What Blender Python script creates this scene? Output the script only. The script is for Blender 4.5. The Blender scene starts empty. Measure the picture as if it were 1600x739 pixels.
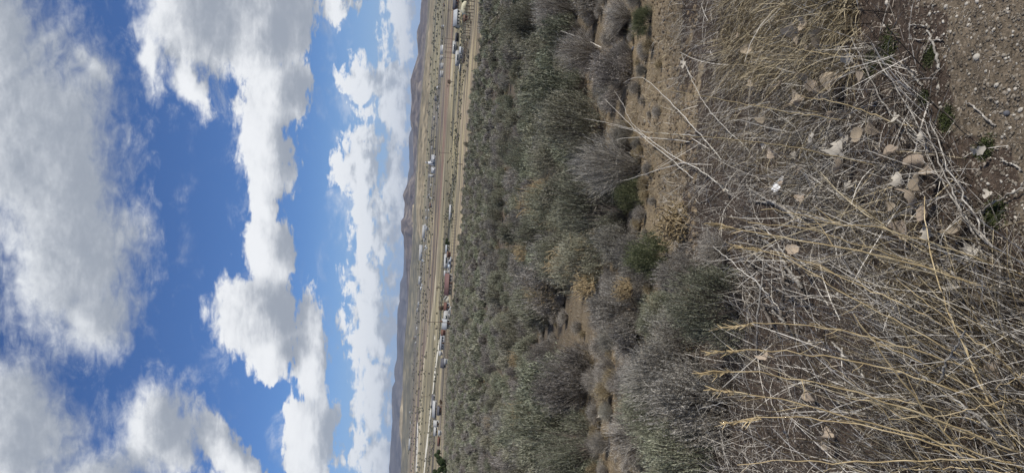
import bpy, math, random
import numpy as np
from mathutils import Vector

# ------------------------------------------------------------------ camera, world, sun, exposure
SC = bpy.context.scene
COL = SC.collection
random.seed(7)
RS = np.random.RandomState(7)
PITCH = math.radians(8.0); ROLL = math.radians(3.0); FPX = 1100.0; EYE = 1.6
cp, sp = math.cos(PITCH), math.sin(PITCH)
FW = np.array([0, cp, -sp]); R0 = np.array([1.0, 0, 0]); U0 = np.array([0, sp, cp])
IR = R0*math.cos(ROLL) + U0*math.sin(ROLL)          # right of the upright picture
IU = U0*math.cos(ROLL) - R0*math.sin(ROLL)          # up of the upright picture
cam_d = bpy.data.cameras.new('camera'); cam = bpy.data.objects.new('camera', cam_d); COL.objects.link(cam)
from mathutils import Matrix
cam.matrix_world = Matrix(((-IU[0], IR[0], -FW[0], 0), (-IU[1], IR[1], -FW[1], 0), (-IU[2], IR[2], -FW[2], EYE), (0, 0, 0, 1)))
cam_d.sensor_fit = 'HORIZONTAL'; cam_d.sensor_width = 36.0; cam_d.lens = 36.0*FPX/1600.0
cam_d.clip_start = 0.05; cam_d.clip_end = 60000.0
SC.camera = cam

SUN_EL, SUN_AZ = math.radians(46), math.radians(118)   # azimuth clockwise from +Y
SC.view_settings.view_transform = 'Standard'; SC.view_settings.look = 'None'
SC.view_settings.exposure = 0.0; SC.view_settings.gamma = 1.0
sun_d = bpy.data.lights.new('sun', 'SUN'); sun = bpy.data.objects.new('sun', sun_d); COL.objects.link(sun)
sun_d.energy = 4.6; sun_d.angle = math.radians(3); sun_d.color = (1.0, 0.95, 0.87)
sdir = Vector((math.sin(SUN_AZ)*math.cos(SUN_EL), math.cos(SUN_AZ)*math.cos(SUN_EL), math.sin(SUN_EL)))
sun.rotation_euler = sdir.to_track_quat('Z', 'Y').to_euler()
sun.location = (0, -20, 40)


class NT:
    """small helper for node trees"""
    def __init__(s, tree): s.t = tree
    def n(s, typ, **kw):
        nd = s.t.nodes.new(typ)
        for k, v in kw.items():
            if k == 'ins':
                for i, x in v.items():
                    if isinstance(x, bpy.types.NodeSocket): s.t.links.new(x, nd.inputs[i])
                    else: nd.inputs[i].default_value = x
            else: setattr(nd, k, v)
        return nd
    def math(s, op, a, b=0.0, c=0.0, clamp=False):
        nd = s.n('ShaderNodeMath', operation=op, use_clamp=clamp, ins={0: a, 1: b, 2: c}); return nd.outputs[0]
    def vec(s, op, a, b=(0, 0, 0), out=0):
        nd = s.n('ShaderNodeVectorMath', operation=op, ins={0: a})
        if op == 'SCALE':
            if isinstance(b, bpy.types.NodeSocket): s.t.links.new(b, nd.inputs[3])
            else: nd.inputs[3].default_value = b
        elif op != 'LENGTH':
            if isinstance(b, bpy.types.NodeSocket): s.t.links.new(b, nd.inputs[1])
            else: nd.inputs[1].default_value = b
        return nd.outputs[1 if op in ('LENGTH', 'DOT_PRODUCT') else 0]
    def smooth(s, x, a, b, c=0.0, d=1.0):
        nd = s.n('ShaderNodeMapRange', interpolation_type='SMOOTHSTEP', ins={0: x, 1: a, 2: b, 3: c, 4: d}); return nd.outputs[0]
    def noise(s, v, scale, detail=6.0, rough=0.55, lac=2.0, w=None, dist=0.0):
        nd = s.n('ShaderNodeTexNoise', ins={'Vector': v, 'Scale': scale, 'Detail': detail, 'Roughness': rough, 'Lacunarity': lac, 'Distortion': dist}); return nd
    def mix(s, f, a, b):
        nd = s.n('ShaderNodeMix', data_type='RGBA', ins={0: f, 6: a, 7: b}); return nd.outputs[2]


# clouds: ellipses in a fixed tangent chart of the sky (units of 100), x downwards from the zenith side, y leftwards
CLOUDS = [  # cx, cy, rx, ry, tilt deg
    (0.50, 2.1, 1.8, 2.4, 0), (1.1, 4.0, 1.42, 2.0, 0), (1.40, 4.95, .95, .85, 0), (-.1, 0.5, .95, 1.3, 0), (1.42, 1.0, .26, .8, -32),
    (0.2, 6.7, 1.4, 1.5, 0), (1.5, 7.5, 1.2, .7, 0), (2.45, 6.8, .9, .95, -20), (0.9, 3.0, 1.4, 2.0, 0),
    (3.42, 6.95, .36, .9, -28), (3.9, 7.4, .25, .3, 0),
    (2.95, .35, 1.05, 1.0, 0), (2.95, 1.25, .38, .7, -30), (4.05, .35, .95, 1.1, 0), (2.3, .9, .22, .8, -15), (4.25, 1.5, .66, .75, 0),
    (4.15, 2.45, .52, .85, 0), (4.12, 3.2, .26, .6, 0), (4.15, 3.9, .45, .7, 0), (4.0, 4.9, .80, .75, 0), (4.25, 5.5, .55, .5, 20), (4.85, 5.5, .28, 1.1, 0),
    (4.85, 6.9, .5, .85, 0),
    (5.25, .05, .34, .36, 0),
    (5.65, 1.4, .36, .6, 0), (5.65, 2.6, .44, .8, 0), (5.80, 3.6, .40, .8, 0), (5.80, 4.5, .40, .7, 0), (5.75, 5.3, .44, .75, 0), (5.85, 6.2, .36, .8, 0), (5.85, 7.2, .34, .7, 0),
    (6.25, .4, .24, 1.0, 0), (6.2, 1.6, .28, 1.1, 0), (6.15, 3.0, .22, 1.1, 0)]
wd = bpy.data.worlds.new('World'); SC.world = wd; wd.use_nodes = True
W = NT(wd.node_tree); wd.node_tree.nodes.clear()
g = bpy.data.node_groups.new('cloud_density', 'ShaderNodeTree')
g.interface.new_socket('P', in_out='INPUT', socket_type='NodeSocketVector')
g.interface.new_socket('D', in_out='OUTPUT', socket_type='NodeSocketFloat')
G = NT(g); gi = G.n('NodeGroupInput'); go = G.n('NodeGroupOutput')
P = gi.outputs[0]
# features get smaller towards the horizon: stretch the noise domain there
sepP = G.n('ShaderNodeSeparateXYZ', ins={0: P})
st = G.math('POWER', G.math('MAXIMUM', G.math('DIVIDE', sepP.outputs[0], 5.0), 0.05), 3.0)
st = G.math('MINIMUM', st, 2.2)
PN = G.n('ShaderNodeCombineXYZ', ins={0: G.math('ADD', sepP.outputs[0], G.math('MULTIPLY', st, 2.2)), 1: sepP.outputs[1], 2: 0.0}).outputs[0]
w1 = G.vec('SCALE', G.vec('SUBTRACT', G.noise(PN, 0.9, 3, .5).outputs['Color'], (.5, .5, .5)), 0.55)
w2 = G.vec('SCALE', G.vec('SUBTRACT', G.noise(PN, 4.0, 4, .55).outputs['Color'], (.5, .5, .5)), 0.22)
PW = G.vec('ADD', G.vec('ADD', P, w1), w2)
acc = None
for cx, cy, rx, ry, tl in CLOUDS:
    mp = G.n('ShaderNodeMapping', vector_type='TEXTURE', ins={'Vector': PW, 'Location': (cx, cy, 0), 'Rotation': (0, 0, math.radians(tl)), 'Scale': (rx, ry, 1e3)})
    ln = G.vec('LENGTH', mp.outputs[0])
    v = G.math('SUBTRACT', 1.0, ln)
    v = G.math('MULTIPLY', v, min(1.0, 0.5+0.5*min(rx, ry)))
    acc = v if acc is None else G.n('ShaderNodeMath', operation='SMOOTH_MAX', ins={0: acc, 1: v, 2: 0.14}).outputs[0]
f1 = G.math('SUBTRACT', G.noise(PN, 1.3, 10, .60).outputs['Fac'], .5)
f2 = G.math('SUBTRACT', G.noise(G.vec('MULTIPLY', PN, (1.0, .55, 1)), 5.5, 8, .62, dist=.6).outputs['Fac'], .5)
lowc = G.smooth(sepP.outputs[0], 4.95, 5.4)
f3 = G.math('SUBTRACT', G.noise(G.vec('MULTIPLY', P, (1.5, .8, 1)), 3.4, 9, .60, dist=.3).outputs['Fac'], .465)
f1 = G.math('ADD', f1, G.math('MULTIPLY', G.math('MULTIPLY', f3, 2.3), lowc))
dn = G.math('ADD', G.math('ADD', acc, G.math('MULTIPLY', f1, 0.85)), G.math('MULTIPLY', f2, 0.55))
g.interface.new_socket('A', in_out='OUTPUT', socket_type='NodeSocketFloat')
g.links.new(dn, go.inputs[0]); g.links.new(acc, go.inputs[1])

tc = W.n('ShaderNodeTexCoord'); D = tc.outputs['Generated']
sky = W.n('ShaderNodeTexSky', sky_type='NISHITA', sun_disc=False, sun_elevation=SUN_EL, sun_rotation=SUN_AZ, altitude=1500, air_density=1.0, dust_density=0.6, ozone_density=2.0)
df = W.math('MAXIMUM', W.vec('DOT_PRODUCT', D, tuple(FW)), 0.05)
pu = W.math('DIVIDE', W.vec('DOT_PRODUCT', D, tuple(IU)), df)
pr = W.math('DIVIDE', W.vec('DOT_PRODUCT', D, tuple(IR)), df)
cxn = W.math('MULTIPLY_ADD', pu, -11.0, 8.0); cyn = W.math('MULTIPLY_ADD', pr, -11.0, 3.695)
CP = W.n('ShaderNodeCombineXYZ', ins={0: cxn, 1: cyn, 2: 0.0}).outputs[0]
def dens(v):
    nd = W.n('ShaderNodeGroup'); nd.node_tree = g; W.t.links.new(v, nd.inputs[0]); return nd.outputs
d0 = dens(CP)[0]
d1o = dens(W.vec('ADD', CP, (-0.22, 0.06, 0))); d1 = d1o[0]
a2 = dens(W.vec('ADD', CP, (-0.42, 0.10, 0)))[1]
# elsewhere in the sky: the same broken cloud carried on with plain noise
gen = W.noise(W.vec('MULTIPLY', D, (1, 1, 1.8)), 2.2, 8, .55)
gd = W.math('MULTIPLY', W.math('SUBTRACT', gen.outputs['Fac'], 0.47), 3.0)
infront = W.smooth(W.vec('DOT_PRODUCT', D, tuple(FW)), 0.5, 0.7)
def lerp(a, b): return W.math('ADD', W.math('MULTIPLY', b, infront), W.math('MULTIPLY', a, W.math('SUBTRACT', 1.0, infront)))
dd = lerp(gd, d0); du = lerp(gd, d1)
soft = W.math('ADD', W.smooth(cxn, 1.5, 4.5, .62, .15), W.smooth(cxn, 4.9, 5.6, 0, .16))
alpha = W.n('ShaderNodeMapRange', interpolation_type='SMOOTHSTEP', ins={0: dd, 1: 0.0, 2: soft, 3: 0.0, 4: 1.0}).outputs[0]
veil = W.math('MULTIPLY', W.smooth(W.noise(W.vec('MULTIPLY', CP, (1, .6, 1)), 1.6, 9, .68, dist=.4).outputs['Fac'], .50, .78), W.smooth(dd, -.55, .0, 0, .65))
alpha = W.math('MAXIMUM', alpha, veil)
thick = lerp(W.smooth(gd, .1, 1.2), W.smooth(a2, 0.02, 0.62))
fine = W.math('SUBTRACT', W.noise(CP, 1.1, 7, .55).outputs['Fac'], 0.5)
relief = W.math('MULTIPLY', W.math('SUBTRACT', du, dd), 1.35)          # lit and shaded flanks of the billows
thick = W.math('ADD', W.math('MULTIPLY', thick, 0.85), W.math('MULTIPLY', fine, 1.1))
lay = W.math('SUBTRACT', W.noise(W.vec('MULTIPLY', CP, (2.2, 1.0, 1)), 2.6, 9, .6, dist=.4).outputs['Fac'], 0.5)
thick = W.math('ADD', thick, W.math('MULTIPLY', lay, W.smooth(cxn, 4.6, 5.6, 0.75, 1.7)))
thick = W.math('ADD', thick, W.math('MULTIPLY', relief, W.smooth(cxn, 4.6, 5.4, .9, 1.3)))
thick = W.n('ShaderNodeMapRange', interpolation_type='SMOOTHERSTEP', ins={0: thick, 1: -0.75, 2: 1.45, 3: 0.0, 4: 1.0}).outputs[0]
hi = W.mix(W.smooth(cxn, 1.0, 3.0), (0.80, 0.83, 0.87, 1), (0.90, 0.92, 0.95, 1))
ccol = W.mix(thick, hi, (0.34, 0.38, 0.45, 1))
sz = W.n('ShaderNodeSeparateXYZ', ins={0: D}).outputs[2]
low = W.smooth(sz, -0.02, 0.16, 1.0, 0.0)
ccol = W.mix(W.math('MULTIPLY', low, 0.42), ccol, (0.50, 0.60, 0.74, 1))
skyc = W.n('ShaderNodeMix', data_type='RGBA', blend_type='MULTIPLY', ins={0: 1.0, 6: sky.outputs[0], 7: (.080*.60, .080*.86, .080*1.28, 1)}).outputs[2]
skymul = W.mix(W.math('MULTIPLY', low, 0.95), skyc, (.31, .47, .74, 1))
b1 = W.n('ShaderNodeBackground', ins={0: skymul, 1: 1.0}); b2 = W.n('ShaderNodeBackground', ins={0: ccol, 1: 1.0})
mx = W.n('ShaderNodeMixShader', ins={0: alpha, 1: b1.outputs[0], 2: b2.outputs[0]})
W.n('ShaderNodeOutputWorld', ins={0: mx.outputs[0]})
wd.cycles.sampling_method = 'MANUAL'; wd.cycles.sample_map_resolution = 512


# ------------------------------------------------------------------ object helpers
def tag(o, label=None, cat=None, group=None, kind=None):
    if label: o['label'] = label
    if cat: o['category'] = cat
    if group: o['group'] = group
    if kind: o['kind'] = kind
    return o

def thing(name, label, cat, loc=(0, 0, 0), rz=0.0, group=None, scale=None):
    o = bpy.data.objects.new(name, None); COL.objects.link(o); o.location = loc; o.rotation_euler = (0, 0, rz)
    o.empty_display_size = 0.2
    if scale: o.scale = scale
    return tag(o, label, cat, group)

def mesh(name, V, F, mat=None, smooth=False, tone=None):
    """F: (n,3) or (n,4) int array, or a list of such arrays"""
    V = np.asarray(V, dtype=np.float32)
    Fs = F if isinstance(F, list) and len(F) and isinstance(F[0], np.ndarray) else [np.asarray(F)]
    Fs = [f for f in Fs if len(f)]
    me = bpy.data.meshes.new(name)
    me.vertices.add(len(V)); me.vertices.foreach_set('co', V.ravel())
    nl = sum(f.size for f in Fs); npoly = sum(len(f) for f in Fs)
    me.loops.add(nl); me.loops.foreach_set('vertex_index', np.concatenate([f.ravel() for f in Fs]).astype(np.int32))
    tot = np.concatenate([np.full(len(f), f.shape[1]) for f in Fs]).astype(np.int32)
    me.polygons.add(npoly); me.polygons.foreach_set('loop_start', (np.cumsum(tot)-tot).astype(np.int32))
    me.polygons.foreach_set('loop_total', tot)
    if smooth: me.polygons.foreach_set('use_smooth', np.ones(npoly, dtype=bool))
    me.update(calc_edges=True)
    if mat: me.materials.append(mat)
    if tone is not None: me.attributes.new('tone', 'FLOAT', 'POINT').data.foreach_set('value', np.asarray(tone, np.float32))
    return me

def obj(name, me, parent=None, loc=None):
    o = bpy.data.objects.new(name, me); COL.objects.link(o)
    if parent: o.parent = parent
    if loc is not None: o.location = loc
    return o

class MB:
    """collects boxes, prisms, tubes into one mesh"""
    def __init__(s): s.V = []; s.Q = []; s.T = []; s.n = 0
    def add(s, V, F):
        V = np.asarray(V, float); F = np.asarray(F) + s.n
        s.V.append(V); (s.Q if F.shape[1] == 4 else s.T).append(F); s.n += len(V); return s
    def box(s, x0, x1, y0, y1, z0, z1):
        V = [(x, y, z) for z in (z0, z1) for y in (y0, y1) for x in (x0, x1)]
        return s.add(V, [(0, 2, 3, 1), (4, 5, 7, 6), (0, 1, 5, 4), (2, 6, 7, 3), (0, 4, 6, 2), (1, 3, 7, 5)])
    def tube(s, pts, rad, k=5):
        V, F = tube(pts, rad, k); return s.add(V, F)
    def prism(s, prof, y0, y1):
        """profile in XZ extruded along Y, caps as fans"""
        n = len(prof); V = [(x, y0, z) for x, z in prof]+[(x, y1, z) for x, z in prof]
        c0 = (sum(p[0] for p in prof)/n, y0, sum(p[1] for p in prof)/n)
        V += [c0, (c0[0], y1, c0[2])]
        s.add(V, [(i, (i+1) % n, n+(i+1) % n, n+i) for i in range(n)])
        m = s.n - len(V)
        s.T.append(np.array([(2*n, (i+1) % n, i) for i in range(n)]+[(2*n+1, n+i, n+(i+1) % n) for i in range(n)])+m)
        return s
    def mesh(s, name, mat, smooth=False):
        Fs = []
        if s.Q: Fs.append(np.concatenate(s.Q))
        if s.T: Fs.append(np.concatenate(s.T))
        return mesh(name, np.concatenate(s.V), Fs, mat, smooth)

def nrm(v): return v/np.maximum(np.linalg.norm(v, axis=-1, keepdims=True), 1e-9)

def tube(pts, rad, k=5):
    pts = np.asarray(pts, float); n = len(pts)
    rad = np.broadcast_to(np.asarray(rad, float), (n,))
    tg = nrm(np.gradient(pts, axis=0)); ref = np.array([0.3, 0.9, 0.31]); ref /= np.linalg.norm(ref)
    a = nrm(np.cross(tg, ref)); b = np.cross(tg, a)
    ang = np.arange(k)*2*math.pi/k
    V = (pts[:, None] + rad[:, None, None]*(np.cos(ang)[None, :, None]*a[:, None]+np.sin(ang)[None, :, None]*b[:, None])).reshape(-1, 3)
    i = np.arange(n-1)[:, None]*k; j = np.arange(k)[None]; j2 = (j+1) % k
    F = np.stack([i+j, i+j2, i+k+j2, i+k+j], -1).reshape(-1, 4)
    return V, F

def ribbons(B, T, sag, w, segs, rs, taper=0.25):
    """N curved ribbons from B to T with midpoint offset sag; width w"""
    N = len(B); t = np.linspace(0, 1, segs+1)[None, :, None]
    C = B[:, None]*(1-t)+T[:, None]*t+sag[:, None]*(4*t*(1-t))
    d = nrm(T-B); side = nrm(np.cross(d, rs.normal(size=(N, 3))))
    ww = (np.asarray(w).reshape(-1, 1, 1)*np.ones((N, 1, 1)))*(1-(1-taper)*t)*0.5
    V = np.stack([C-side[:, None]*ww, C+side[:, None]*ww], 2).reshape(-1, 3)
    i = np.arange(N)[:, None]*(2*(segs+1))+np.arange(segs)[None]*2
    F = np.stack([i, i+1, i+3, i+2], -1).reshape(-1, 4)
    return V, F

# ------------------------------------------------------------------ noise and ground profile
def hsh(i, j, s=0):
    v = np.sin(i*127.1+j*311.7+s*74.7)*43758.5453
    return v-np.floor(v)
def vnoise(x, y, s=0):
    xi, yi = np.floor(x), np.floor(y); fx, fy = x-xi, y-yi
    fx = fx*fx*(3-2*fx); fy = fy*fy*(3-2*fy)
    a, b, c, d = hsh(xi, yi, s), hsh(xi+1, yi, s), hsh(xi, yi+1, s), hsh(xi+1, yi+1, s)
    return (a*(1-fx)+b*fx)*(1-fy)+(c*(1-fx)+d*fx)*fy
def fbm(x, y, o=4, s=0):
    r = 0; a = .5; t = 0
    for k in range(o): r = r+a*vnoise(x*2**k+k*13.7, y*2**k-k*7.3, s+k); t += a; a *= .55
    return r/t-.5

HP = [(0.3, 1.6), (1.5, 1.6), (2.3, 1.62), (3.0, 1.74), (3.7, 1.88), (4.6, 2.05), (6, 2.25), (9, 2.6), (18, 3.5), (42, 5.1), (100, 8.2), (160, 10.6), (300, 17.8), (450, 20.5),
      (700, 24), (1200, 30), (2000, 34), (3500, 36), (6000, 38), (30000, 40)]
_ld = np.linspace(math.log(0.3), math.log(30000), 1200)
_h = np.interp(_ld, [math.log(a) for a, b in HP], [math.log(b) for a, b in HP])
_k = np.exp(-0.5*(np.arange(-24, 25)/10.0)**2); _k /= _k.sum()
_h = np.convolve(np.pad(_h, 24, mode='edge'), _k, mode='valid')
def zg(x, y, fine=True):
    x = np.asarray(x, float); y = np.asarray(y, float); yy = np.maximum(y, 0.3)
    z = EYE-np.exp(np.interp(np.log(yy), _ld, _h))
    far = np.clip((yy-5)/20, 0, 1)*np.clip((400-yy)/100, 0, 1)
    z = z+far*0.5*fbm(x/9, y/9, 3, 5)+np.clip((12-yy)/6, 0, 1)*0.10*fbm(x/0.9, y/0.9, 3, 9)
    if fine: z = z+np.clip((16-yy)/8, 0, 1)*(0.030*fbm(x/0.10, y/0.10, 4, 21)+0.02*np.maximum(0, fbm(x/.045, y/.045, 2, 33)))
    return z

def ray(px, py):
    px = np.asarray(px, float); py = np.asarray(py, float)
    u = (369.5-py)/FPX; v = (800-px)/FPX
    return FW+u[..., None]*IR+v[..., None]*IU
def hit(px, py):
    """ground point seen at a photo pixel (coarse ground)"""
    d = ray(px, py); lo = np.full(d.shape[:-1], math.log(0.5)); hi = np.full(d.shape[:-1], math.log(28000.0))
    for _ in range(36):
        m = (lo+hi)/2; t = np.exp(m); up = EYE+t*d[..., 2] > zg(t*d[..., 0], t*d[..., 1], False)
        lo = np.where(up, m, lo); hi = np.where(up, hi, m)
    t = np.exp(lo); x, y = t*d[..., 0], t*d[..., 1]
    return np.stack([x, y, zg(x, y, True)], -1)
def at_y(px, py, y):
    d = ray(px, py); t = np.asarray(y)/d[..., 1]
    return np.stack([t*d[..., 0], t*d[..., 1], EYE+t*d[..., 2]], -1)
def project(X):
    X = np.asarray(X, float)-np.array([0, 0, EYE]); f = np.maximum(X@FW, 1e-3)
    return 800-FPX*(X@IU)/f, 369.5-FPX*(X@IR)/f
def horizon(py): return 645+(369.5-np.asarray(py, float))*0.0524

# ------------------------------------------------------------------ materials
def ramp_mat(name, cols, scale=8.0, rough=0.85, rnd=0.25, detail=4, transl=0.0, bump=0.0, bscale=60, coord='Object', spec=0.25, hue=0.0, stretch=(1, 1, 1)):
    m = bpy.data.materials.new(name); m.use_nodes = True; m.node_tree.nodes.clear(); N = NT(m.node_tree)
    tc = N.n('ShaderNodeTexCoord'); v = tc.outputs[coord]
    if stretch != (1, 1, 1): v = N.vec('MULTIPLY', v, stretch)
    nz = N.noise(v, scale, detail, .6)
    tn = N.n('ShaderNodeAttribute', attribute_name='tone').outputs['Fac']
    cr = N.n('ShaderNodeValToRGB', ins={0: N.math('MULTIPLY_ADD', tn, .55, nz.outputs['Fac'])})
    el = cr.color_ramp.elements; k = len(cols)
    el[0].position = 0.3; el[0].color = (*cols[0], 1); el[1].position = 0.7; el[1].color = (*cols[-1], 1)
    for i, c in enumerate(cols[1:-1]):
        e = el.new(0.3+0.4*(i+1)/(k-1)); e.color = (*c, 1)
    oi = N.n('ShaderNodeObjectInfo')
    val = N.math('MULTIPLY_ADD', oi.outputs['Random'], rnd*2, 1-rnd)
    hs = N.n('ShaderNodeHueSaturation', ins={'Hue': N.math('MULTIPLY_ADD', N.math('FRACT', N.math('MULTIPLY', oi.outputs['Random'], 37.7)), hue*2, .5-hue), 'Saturation': 1.0, 'Value': val, 'Color': cr.outputs[0]})
    col = hs.outputs[0]
    bs = N.n('ShaderNodeBsdfPrincipled', ins={'Base Color': col, 'Roughness': rough, 'Specular IOR Level': spec})
    if bump:
        bn = N.n('ShaderNodeBump', ins={'Strength': bump, 'Distance': 0.02, 'Height': N.noise(v, bscale, 5, .6).outputs['Fac']}); N.t.links.new(bn.outputs[0], bs.inputs['Normal'])
    out = bs.outputs[0]
    if transl:
        tr = N.n('ShaderNodeBsdfTranslucent', ins={0: col}); out = N.n('ShaderNodeMixShader', ins={0: transl, 1: out, 2: tr.outputs[0]}).outputs[0]
    N.n('ShaderNodeOutputMaterial', ins={0: out})
    return m

M = {}
M['sage'] = ramp_mat('sage_leaf', [(.045, .046, .028), (.178, .182, .115), (.55, .54, .405)], 45, detail=6, rnd=.36, transl=.08, hue=.03)
M['sage_grey'] = ramp_mat('sage_grey_leaf', [(.05, .046, .038), (.19, .176, .148), (.58, .54, .47)], 45, detail=6, rnd=.25, transl=.15, hue=.02)
M['green'] = ramp_mat('green_leaf', [(.06, .075, .035), (.13, .145, .075), (.26, .265, .15)], 60, rnd=.15, transl=.2)
M['seed'] = ramp_mat('seed_head', [(.24, .18, .10), (.40, .31, .18), (.52, .42, .26)], 25, rnd=.15, transl=.2)
M['wood'] = ramp_mat('sage_wood', [(.06, .05, .04), (.14, .12, .10), (.26, .23, .19)], 30, rnd=.15, bump=.3)
M['deadwood'] = ramp_mat('dead_wood', [(.14, .12, .10), (.30, .275, .235), (.54, .51, .45)], 40, rnd=.2, bump=.4, bscale=150)
M['graygrass'] = ramp_mat('grey_grass', [(.045, .036, .028), (.165, .14, .11), (.78, .73, .64)], 42, detail=6, rnd=.1, transl=.2)
M['straw'] = ramp_mat('straw', [(.10, .078, .044), (.22, .17, .095), (.66, .56, .37)], 36, rnd=.2, transl=.2)
M['gold'] = ramp_mat('golden_stalk', [(.30, .225, .115), (.47, .365, .20), (.64, .53, .33)], 14, rnd=.2, rough=.6)
M['leaf'] = ramp_mat('dry_leaf', [(.26, .20, .14), (.43, .35, .26), (.58, .49, .38)], 30, rnd=.28, transl=.25, bump=.4, bscale=120, hue=.006)
M['paleleaf'] = ramp_mat('pale_dry_leaf', [(.32, .28, .22), (.46, .42, .35), (.56, .52, .45)], 40, rnd=.15, transl=.2)
M['stone'] = ramp_mat('stone', [(.12, .10, .075), (.22, .19, .145), (.38, .34, .275)], 30, rnd=.35, bump=.4, bscale=120, hue=.01)
M['bleached'] = ramp_mat('bleached_wood', [(.34, .31, .26), (.48, .45, .39), (.62, .59, .53)], 40, rnd=.1)
M['palestone'] = ramp_mat('pale_stone', [(.30, .27, .22), (.42, .385, .325), (.52, .49, .43)], 40, rnd=.2, bump=.3)
M['darkstone'] = ramp_mat('dark_stone', [(.06, .065, .075), (.10, .105, .12), (.15, .15, .16)], 40, rnd=.2, bump=.3)
M['moss'] = ramp_mat('moss', [(.03, .037, .015), (.06, .072, .026), (.11, .125, .05)], 60, rnd=.1)
M['paper'] = ramp_mat('white_paper', [(.74, .75, .76), (.80, .81, .82), (.84, .85, .86)], 20, rnd=0, transl=.1)
M['litter'] = ramp_mat('litter', [(.035, .026, .02), (.11, .085, .063), (.40, .35, .285)], 35, rnd=0)

# ------------------------------------------------------------------ the ground sheet
def edge_gravel(py): return np.interp(py, [0, 60, 120, 200, 260, 340, 420, 460], [1415, 1430, 1450, 1480, 1520, 1560, 1610, 1800])
EDGE_PY = [-200, 0, 100, 180, 280, 360, 420, 480, 560, 620, 700, 900]
EDGE_O = [104, 93, 91, 84, 81, 78, 74, 72, 70, 69, 68, 66]     # pixels under the horizon where the sage field ends
def build_ground():
    ang = np.radians(np.concatenate([np.arange(-180, -26, 7.7), np.arange(-26, 26.01, 0.27), np.arange(33, 180, 7.35)]))
    r1 = np.exp(np.arange(math.log(.25), math.log(1.2), .03)); r2 = np.exp(np.arange(math.log(1.2), math.log(9), .0052)); r3 = np.exp(np.arange(math.log(9), math.log(22000), .0125))
    r = np.concatenate([r1, r2, r3]); A, Rr = np.meshgrid(ang, r); X = Rr*np.sin(A); Y = Rr*np.cos(A)
    Z = zg(X, np.where(Y > 0.3, Y, 0.3)); Z = np.where(Y < 0.3, zg(X*0+X, 0.3, False), Z)
    V = np.stack([X, Y, Z], -1).reshape(-1, 3)
    na, nr = len(ang), len(r)
    i = np.arange(nr-1)[:, None]*na; j = np.arange(na)[None]; j2 = (j+1) % na
    F = np.stack([i+j, i+na+j, i+na+j2, i+j2], -1).reshape(-1, 4)
    V = np.vstack([V, [[0, 0, V[:na, 2].mean()]]]); c = len(V)-1
    T = np.stack([np.full(na, c), np.arange(na), (np.arange(na)+1) % na], -1)
    me = mesh('ground', V, [F, T], None, smooth=True)
    # albedo by land use (gravel shoulder, litter, bare soil, fields of the valley)
    px, py = project(V); X, Y = V[:, 0], V[:, 1]
    inv = Y > 0.3
    C = np.tile(np.array([.105, .084, .06]), (len(V), 1))
    def put(mask, c): C[mask] = C[mask]*(1-MW[mask, None])+np.array(c)*MW[mask, None]
    n1 = fbm(X/0.35, Y/0.35, 4, 3); n2 = fbm(X/1.7, Y/1.7, 4, 4)
    MW = np.clip(.5+n1*2, 0, 1)
    eg = edge_gravel(py)+n1*220
    near = inv & (Y < 16)
    MW = np.clip((16-Y)/7, 0, 1)*inv; put(near, [.195, .152, .096]); C[near] *= 1+.9*(n1*MW)[near, None]
    bank = inv & (px > 1065+130*n1+60*n2) & (Y < 6)
    C[bank] = np.array([.060, .044, .033])*(1+.6*n1[bank, None])
    gr = (inv & (px > eg) & (Y < 3.5)) | ~inv
    C[gr] = np.array([.125, .100, .071])*(1+.35*n1[gr, None])
    # valley bands: o = pixels under the horizon at a set of columns; name -> edges
    cols = [-150, 30, 100, 180, 280, 360, 420, 480, 560, 620, 700, 900]
    ed = np.array([  # start offset (o) of: olive plain, town strip, grey brown, mauve, pale line, yellow, olive, shed yard, road tan, sage
        [4, 30, 36, 42, 45, 50, 56, 70, 80], [15, 27, 35, 40, 46, 49, 57, 68, 79], [17, 27, 34, 38, 46, 50, 54, 63, 73], [12, 20, 30, 34, 44, 46, 52, 55, 66],
        [5, 18, 30, 35, 42, 44, 55, 65, 71], [3, 16, 26, 31, 40, 43, 53, 60, 67], [3, 13, 22, 28, 39, 43, 52, 57, 66], [3, 11, 21, 28, 36, 39, 48, 52, 67],
        [3, 8, 16, 21, 27, 29, 48, 54, 68], [2, 6, 13, 17, 25, 27, 42, 46, 67], [2, 5, 12, 15, 23, 28, 38, 42, 66], [2, 5, 12, 15, 18, 20, 28, 34, 66]], float)
    bc = [(.14, .13, .09), (.115, .105, .09), (.15, .125, .095), (.125, .10, .085), (.32, .275, .19), (.22, .19, .12), (.095, .09, .065), (.145, .122, .09), (.24, .19, .13), (.10, .08, .058)]
    o = px-horizon(py)+fbm(X/60, Y/25, 3, 8)*np.clip(Y/300, 0, 1)*2.2
    far = inv & (Y > 60)
    idx = np.zeros(len(V), int)
    E = [np.interp(py, cols, ed[:, k]) for k in range(ed.shape[1])]
    E[8] = np.maximum(E[8], 0); oe = np.interp(py, EDGE_PY, EDGE_O)
    bcA = np.array(bc)
    FC = np.tile(bcA[0], (len(V), 1))
    for k in range(1, 9): FC[o > E[k]] = bcA[k]
    FC[o > oe+1.5] = bcA[9]
    stripe = fbm((X+Y*.15)/400, (Y+X*.45)/np.maximum(12, Y*.03), 4, 12)
    st2 = fbm(np.arctan2(X, np.maximum(Y, 1))*5+np.log(np.maximum(Y, 1))*2, np.log(np.maximum(Y, 1))*26+X/np.maximum(Y, 1)*4, 4, 51)
    FC = FC*(1+1.1*stripe[:, None]); st3 = fbm(np.arctan2(X, np.maximum(Y, 1))*9+7, np.log(np.maximum(Y, 1))*48+X/np.maximum(Y, 1)*11, 3, 57)
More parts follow.
